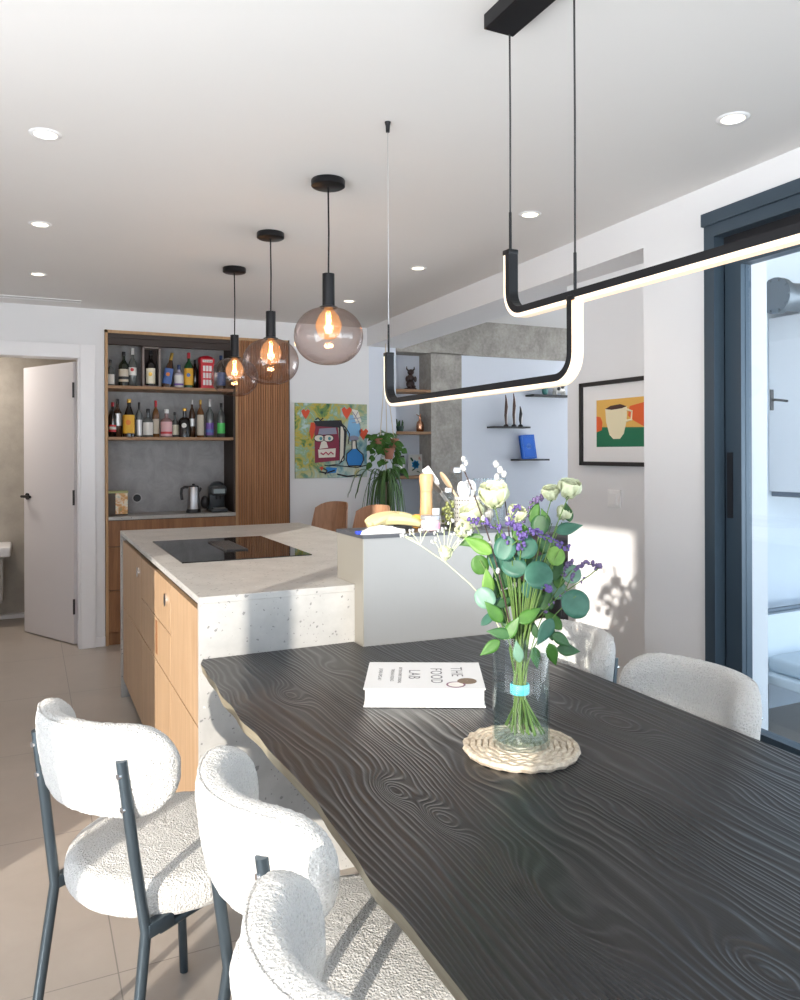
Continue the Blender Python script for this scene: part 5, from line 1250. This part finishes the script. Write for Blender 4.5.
bm = B(); blob(bm, (.018, -.024, .075), .022, (1.1, .6, 1), .2); blob(bm, (-.022, -.026, .060), .018, (1.1, .55, 1), .2); blob(bm, (.045, -.016, .10), .017, (1, .7, 1), .2); part('black_patches', bm, M['blackmat'], cwf, True, local=True)
x_ = on(1, 5.95, 545, 388).x
tv = thing('teal_vase', 'small teal vase beside the black and white animal ornament', 'vase', (x_, 5.95, zB))
bm = B(); lathe(bm, [(.018, 0), (.026, .02), (.028, .05), (.016, .09), (.014, .14), (.022, .155)], (0, 0, 0), 20); part('body', bm, mat('teal_glaze', (.06, .25, .24), .3), tv, True, local=True)

# ------------------------------------------------------------------ hanging planter and drooping plant
hy = 5.78; hx = on(1, hy, 386, 440).x
hp = thing('hanging_planter', 'three terracotta pots of trailing ivy hanging in a rope sling from the beam', 'hanging planter', (hx, hy, 1.36))
zhook = 2.274
bm = B()
for s in (-1, 0, 1):
    tube(bm, [(hx, hy, zhook), (hx+s*.02, hy-.01*s, 1.85), (hx+s*.062, hy-.02, 1.50), (hx+s*.05, hy-.02, 1.40), (hx, hy, 1.30)], .0035, 6)
tube(bm, [(hx, hy, 1.31), (hx+.004, hy, 1.15)], [.006, .003], 6)
part('rope_sling', bm, M['rope'], hp, True)
for dx, dy, dz in ((-.062, 0, .06), (.062, .0, .06), (.0, -.055, -.02)):
    bm = B(); lathe(bm, [(.030, -.045), (.046, .028), (.051, .028), (.051, .042), (.044, .042), (.042, .03), (.001, .03)], (hx+dx, hy+dy, 1.40+dz), 20); part('pot', bm, M['terracotta'], hp, True)
bm = B(); bm2 = B()
for k in range(46):
    a = rnd.uniform(0, 2*PI); r = rnd.uniform(.02, .15); z_ = 1.52 + rnd.uniform(-.04, .05) - (r/.15)**2*rnd.uniform(0, .22)
    c = Vector((hx + r*math.cos(a), hy + r*.7*math.sin(a), z_))
    tube(bm2, [Vector((hx+.4*r*math.cos(a), hy, 1.47)), (c+Vector((hx, hy, 1.52)))/2+Vector((0, 0, .02)), c], .0022, 5)
    leaf(bm if k % 3 else bm, c, (math.cos(a), math.sin(a)*.6, rnd.uniform(-1.1, .1)), (0, -.7, 1), rnd.uniform(.05, .085), rnd.uniform(.022, .036), round_=False)
for k in range(24):
    c = Vector((hx + rnd.choice((-1, 1))*rnd.uniform(.04, .14), hy-rnd.uniform(-.03, .07), rnd.uniform(1.22, 1.48)))
    leaf(bm, c, (rnd.uniform(-1, 1), -.3, rnd.uniform(-1.2, .1)), (0, -1, .5), rnd.uniform(.05, .09), rnd.uniform(.022, .038), round_=False)
    tube(bm2, [c, c+Vector((-(c.x-hx)*.5, 0, .07)), (hx, hy, 1.5)], .0018, 5)
o = part('ivy_foliage', bm, M['leaf'], hp, 2); solid(o, .001); part('vines', bm2, M['stem'], hp, True)
gx, gy = on(1, 5.62, 385, 480).x, 5.62
ft = on(1, gy, 385, 478).z
dp_ = thing('drooping_floor_plant', 'tall plant with long drooping strap leaves standing behind the bar stools', 'potted plant', (gx, gy, 0))
bm = B(); lathe(bm, [(.12, 0), (.16, .30), (.17, .32), (.155, .32), (.15, .28), (.001, .28)], (gx, gy, 0), 28); part('pot', bm, mat('pale_planter', (.45, .43, .40), .7), dp_, True)
bm = B(); tube(bm, [(gx, gy, .28), (gx+.01, gy, .7), (gx-.01, gy, 1.0), (gx, gy, ft-.03)], [.035, .026, .022, .018], 10); part('trunk', bm, mat('grey_trunk', (.20, .16, .11), .85), dp_, True)
bm = B()
for k in range(48):
    a = rnd.uniform(0, 2*PI); ln = rnd.uniform(.28, .52); out_ = rnd.uniform(.05, .20); up_ = rnd.uniform(.03, .15)
    if k in (3, 11, 19): a = PI + rnd.uniform(-.3, .3); out_ = .30; up_ = .12; ln = .36
    c = Vector((gx, gy, ft-.03)); dirr = Vector((math.cos(a), math.sin(a), 0)); rows = []; nn = 11
    sd = Vector((-math.sin(a), math.cos(a), 0)); 
    for i in range(nn+1):
        q = i/nn
        pos = c + dirr*out_*(1-(1-q)**2.2) + Vector((0, 0, up_*math.sin(PI*min(1, q*1.4))*1.0 - (ln-(.22 if out_ > .2 else 0))*max(0, q-.12)**1.4))
        w_ = .0085*math.sin(PI*min(1, q*.9+.08))**.6 + .0005
        rows.append([bm.verts.new(pos+sd*w_), bm.verts.new(pos+Vector((0, 0, -.003))), bm.verts.new(pos-sd*w_)])
    for i in range(nn):
        for j in range(2): bm.faces.new((rows[i][j], rows[i][j+1], rows[i+1][j+1], rows[i+1][j]))
o = part('strap_leaves', bm, mat('strap_leaf_green', (.055, .13, .03), .4), dp_, 2); solid(o, .001)

# ------------------------------------------------------------------ living room furniture glimpsed behind the bouquet
sb = thing('black_sideboard', 'low black sideboard against the living room wall behind the bouquet', 'sideboard', (3.95, 5.75, 0))
bm = B(); box(bm, 2.72, 4.95, 5.52, 5.98, .12, .66, .004); part('carcass', bm, mat('black_lacquer', (.012, .013, .016), .25), sb)
bm = B(); box(bm, 2.70, 4.97, 5.50, 5.99, .66, .69, .003); part('top', bm, mat('black_lacquer_top', (.010, .011, .014), .2), sb)
for i in range(3):
    bm = B(); box(bm, 2.75+i*.735, 2.75+i*.735+.725, 5.505, 5.52, .14, .645, .002); d_ = part('door', bm, mat('black_front', (.014, .015, .018), .25), sb)
    bm = B(); box(bm, 3.44+i*.735, 3.45+i*.735, 5.49, 5.506, .35, .48); part('handle', bm, M['steel'], d_)
for x_ in (2.78, 4.9):
    for y_ in (5.56, 5.94): bm = B(); tube(bm, [(x_, y_, 0), (x_, y_, .12)], .015, 8); part('leg', bm, M['black'], sb, True)
for x_, lab in ((on(1, 5.7, 404, 519).x, 'small black speaker on the sideboard beside the drooping plant'), (on(1, 5.7, 418, 519).x, 'small black speaker on the sideboard near the pepper mill')):
    s = thing('speaker', lab, 'speaker', (x_, 5.75, .6905), 0, 'small black speakers'); bm = B(); box(bm, -.045, .045, -.06, .06, 0, .14, .006); part('cabinet', bm, M['blackmat'], s, local=True)
    bm = B(); tube(bm, [(0, -.058, .05), (0, -.063, .05)], .03, 18); part('driver', bm, mat('speaker_cone', (.03, .03, .035), .6), s, True, local=True)
# dark lounge chair with white seat nearer the camera
ar = thing('armchair', 'dark brown armchair with pale cushion in the living room behind the bouquet', 'armchair', (3.35, 4.4, 0))
dk2 = mat('dark_brown_leather', (.030, .020, .018), .4)
bm = B(); box(bm, 3.0, 3.7, 4.05, 4.75, .14, .36, .05, seg=3); part('base', bm, dk2, ar, True)
bm = B(); box(bm, 3.02, 3.68, 4.58, 4.78, .30, .80, .07, seg=3); part('backrest', bm, dk2, ar, True)
for x_ in (2.96, 3.62): bm = B(); box(bm, x_, x_+.14, 4.05, 4.75, .14, .58, .05, seg=3); part('armrest', bm, dk2, ar, True)
bm = B(); box(bm, 3.11, 3.61, 4.08, 4.58, .36, .47, .045, seg=3); part('cushion', bm, mat('pale_cushion', (.65, .58, .55), .9), ar, True)
for x_ in (3.05, 3.65):
    for y_ in (4.1, 4.7): bm = B(); tube(bm, [(x_, y_, 0), (x_, y_, .15)], .018, 8); part('leg', bm, M['shell'], ar, True)

# ------------------------------------------------------------------ bathroom glimpse
wb = thing('wash_basin', 'white wall-hung basin seen through the doorway at the frame edge', 'basin', (-.40, 7.30, .82))
q = on(1, 7.1, 4, 548); zb2 = q.z
bm = B(); box(bm, -.85, on(1, 7.05, 11, 550).x, 6.95, 7.395, zb2-.06, zb2+.02, .015); part('bowl', bm, M['lacquer'], wb, True)
bm = B(); box(bm, -.60, on(1, 7.2, 5, 550).x-.01, 7.1, 7.395, zb2-.45, zb2-.06, .02); part('pedestal', bm, mat('grey_pedestal', (.45, .44, .43), .3), wb, True)

# ------------------------------------------------------------------ terrace
bm = B(); box(bm, 2.64, 9, -4, 2.94, -.12, -.02); struct('floor_terrace', bm, noisy('terrace_stone', (.50, .52, .54), .7, 4, .12, .2, .005))
bm = B(); prism(bm, [(2.75, 1.3), (6.5, 1.3), (6.5, 2.94), (2.75, 2.94)], 2.52, 2.66); struct('ceiling_terrace', bm, noisy('weathered_soffit', (.40, .38, .36), .8, 4, .15))
YT = 2.95
xa = on(1, YT, 768.5, 400).x
zt2, zb3 = on(1, YT, 770, 319).z, on(1, YT, 772, 491).z
oc = thing('outdoor_wall_cabinet', 'white wall cabinet with small dark handle on the terrace, seen through the glass', 'cabinet', (xa+.6, YT, zb3))
bm = B(); box(bm, xa, xa+1.5, YT-.30, YT-.001, zb3, zt2, .004); part('body', bm, M['lacquer'], oc)
bm = B(); box(bm, xa+.012, xa+.70, YT-.322, YT-.301, zb3+.012, zt2-.012, .003); part('door', bm, mat('white_shutter', (.70, .76, .82), .35), oc)
bm = B(); box(bm, xa+.02, xa+1.5, YT-.33, YT-.0, zb3-.028, zb3-.001, .003); part('shelf_board', bm, mat('slate_board', (.12, .15, .19), .5), oc)
q = on(1, YT-.33, 776, 400); bm = B(); tube(bm, [(q.x-.02, YT-.322, q.z), (q.x-.02, YT-.345, q.z), (q.x+.06, YT-.345, q.z-.004)], .006, 8); box(bm, q.x-.032, q.x-.012, YT-.327, YT-.321, q.z-.05, q.z+.05); part('handle', bm, M['blackmat'], oc)
q0 = on(1, YT-.2, 777, 296); 
wl = thing('outdoor_duct', 'grey horizontal duct with round flange above the terrace cabinet', 'duct', (q0.x, YT-.2, q0.z))
gd2 = mat('galvanised_grey', (.16, .19, .22), .45, .5)
bm = B(); tube(bm, [(q0.x, YT-.2, q0.z), (q0.x+.9, YT-.2, q0.z+.02)], .072, 24); part('pipe', bm, gd2, wl, True)
bm = B(); tube(bm, [(q0.x-.02, YT-.2, q0.z), (q0.x+.02, YT-.2, q0.z)], .092, 20)
for k in range(10): tube(bm, [(q0.x-.028, YT-.2+.082*math.cos(k*.628), q0.z+.082*math.sin(k*.628)), (q0.x-.018, YT-.2+.082*math.cos(k*.628), q0.z+.082*math.sin(k*.628))], .008, 6)
part('flange', bm, gd2, wl, True)
bm = B(); tube(bm, [(q0.x+.32, YT-.2, q0.z), (q0.x+.38, YT-.2, q0.z)], .079, 24); part('clamp_ring', bm, M['blackmat'], wl, True)
for z_ in (q0.z+.06,):
    bm = B(); box(bm, q0.x+.5, q0.x+.53, YT-.21, YT-.19, q0.z, 2.521); part('bracket', bm, gd2, wl)
# outdoor bench with tilted backrest and cushions
ob = thing('outdoor_bench', 'white terrace bench with grey cushions behind the glass', 'bench', (4.0, 2.6, -.02))
wm = mat('white_powder_coat', (.70, .76, .80), .5)
def leaning(bm, x0_, x1_, ya_, yb_, z0_, z1_, off, th):
    extr(bm, [(x0_, ya_, z0_), (x1_, ya_, z0_), (x1_, ya_+off, z1_), (x0_, ya_+off, z1_)], (0, th, 0))
bm = B(); box(bm, 3.30, 4.7, 2.42, 2.80, .24, .29, .008); part('seat', bm, wm, ob)
bm = B(); leaning(bm, 3.30, 4.7, 2.74, 2.74, .29, .54, .10, .035); part('backrest', bm, wm, ob)
bm = B(); tube(bm, [(3.27, 2.85, .555), (4.72, 2.85, .575)], .013, 8); part('top_rail', bm, gd2, ob, True)
for x_ in (3.34, 4.02): bm = B(); box(bm, x_, x_+.64, 2.44, 2.74, .29, .37, .025, seg=3); part('cushion', bm, mat('ice_grey_cushion', (.60, .68, .74), .85), ob, True)
for x_ in (3.32, 4.62):
    for y_ in (2.46, 2.77): bm = B(); box(bm, x_, x_+.045, y_-.022, y_+.022, -.02, .24); part('leg', bm, gd2, ob)
# low stone planter
pl = thing('stone_planter', 'low pale trough of boulders standing against the terrace wall by the bench', 'planter', (3.05, 2.8, -.02))
bm = B(); box(bm, 2.80, 3.24, 2.66, 2.94, -.02, .34, .01); part('trough', bm, mat('pale_trough', (.58, .62, .64), .8), pl)
for k in range(5):
    bm = B(); blob(bm, (2.86+k*.08, 2.77+.04*math.sin(k*2), .36), .055, (1, .9, .75), .35, 12); part('boulder', bm, noisy('boulder_stone_%s' % 'abcdefg'[k], (.46+.03*(k % 3), .47+.02*(k % 2), .44), .8, 12, .2, .3, .005), pl, 2)

# ------------------------------------------------------------------ light
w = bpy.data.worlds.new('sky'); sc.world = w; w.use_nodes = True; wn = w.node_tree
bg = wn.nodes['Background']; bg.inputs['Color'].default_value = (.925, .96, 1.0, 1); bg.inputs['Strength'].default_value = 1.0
# dim sky above; lower half brightened as added fill for the ceiling
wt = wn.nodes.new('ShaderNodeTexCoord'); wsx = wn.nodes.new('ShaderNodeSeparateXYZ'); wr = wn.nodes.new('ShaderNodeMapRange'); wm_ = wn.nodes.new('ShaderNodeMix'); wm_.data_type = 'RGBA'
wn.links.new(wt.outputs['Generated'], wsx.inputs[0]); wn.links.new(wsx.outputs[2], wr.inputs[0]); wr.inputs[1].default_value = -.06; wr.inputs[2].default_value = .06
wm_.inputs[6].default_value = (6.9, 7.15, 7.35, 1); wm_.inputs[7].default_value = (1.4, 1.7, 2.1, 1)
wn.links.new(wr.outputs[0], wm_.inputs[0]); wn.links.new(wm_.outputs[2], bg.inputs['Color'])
sl = bpy.data.lights.new('sun', 'SUN'); so_ = bpy.data.objects.new('sun', sl); COL.objects.link(so_)
az, el = math.radians(47), math.radians(13.4)
dv = Vector((math.sin(az)*math.cos(el), math.cos(az)*math.cos(el), -math.sin(el)))
so_.rotation_euler = dv.to_track_quat('-Z', 'Y').to_euler(); so_.location = (-6, -5, 4); sl.energy = 5.8; sl.color = (1, .93, .83); sl.angle = math.radians(.6)
# added fill light under the bathroom ceiling
la = bpy.data.lights.new('bathroom_fill', 'AREA'); lo = bpy.data.objects.new('bathroom_fill', la); COL.objects.link(lo); lo.location = (-.6, 6.8, 2.38); la.size = .3; la.energy = 14; la.color = (1, .93, .85)

sc.view_settings.view_transform = 'Standard'; sc.view_settings.look = 'None'; sc.view_settings.gamma = 1; sc.view_settings.exposure = 0.27
sc.view_settings.use_curve_mapping = False
cy_ = sc.cycles
cy_.use_denoising = True; cy_.max_bounces = 10; cy_.diffuse_bounces = 6; cy_.glossy_bounces = 5; cy_.transparent_max_bounces = 24; cy_.transmission_bounces = 8; cy_.caustics_reflective = False; cy_.caustics_refractive = False; cy_.sample_clamp_indirect = 10
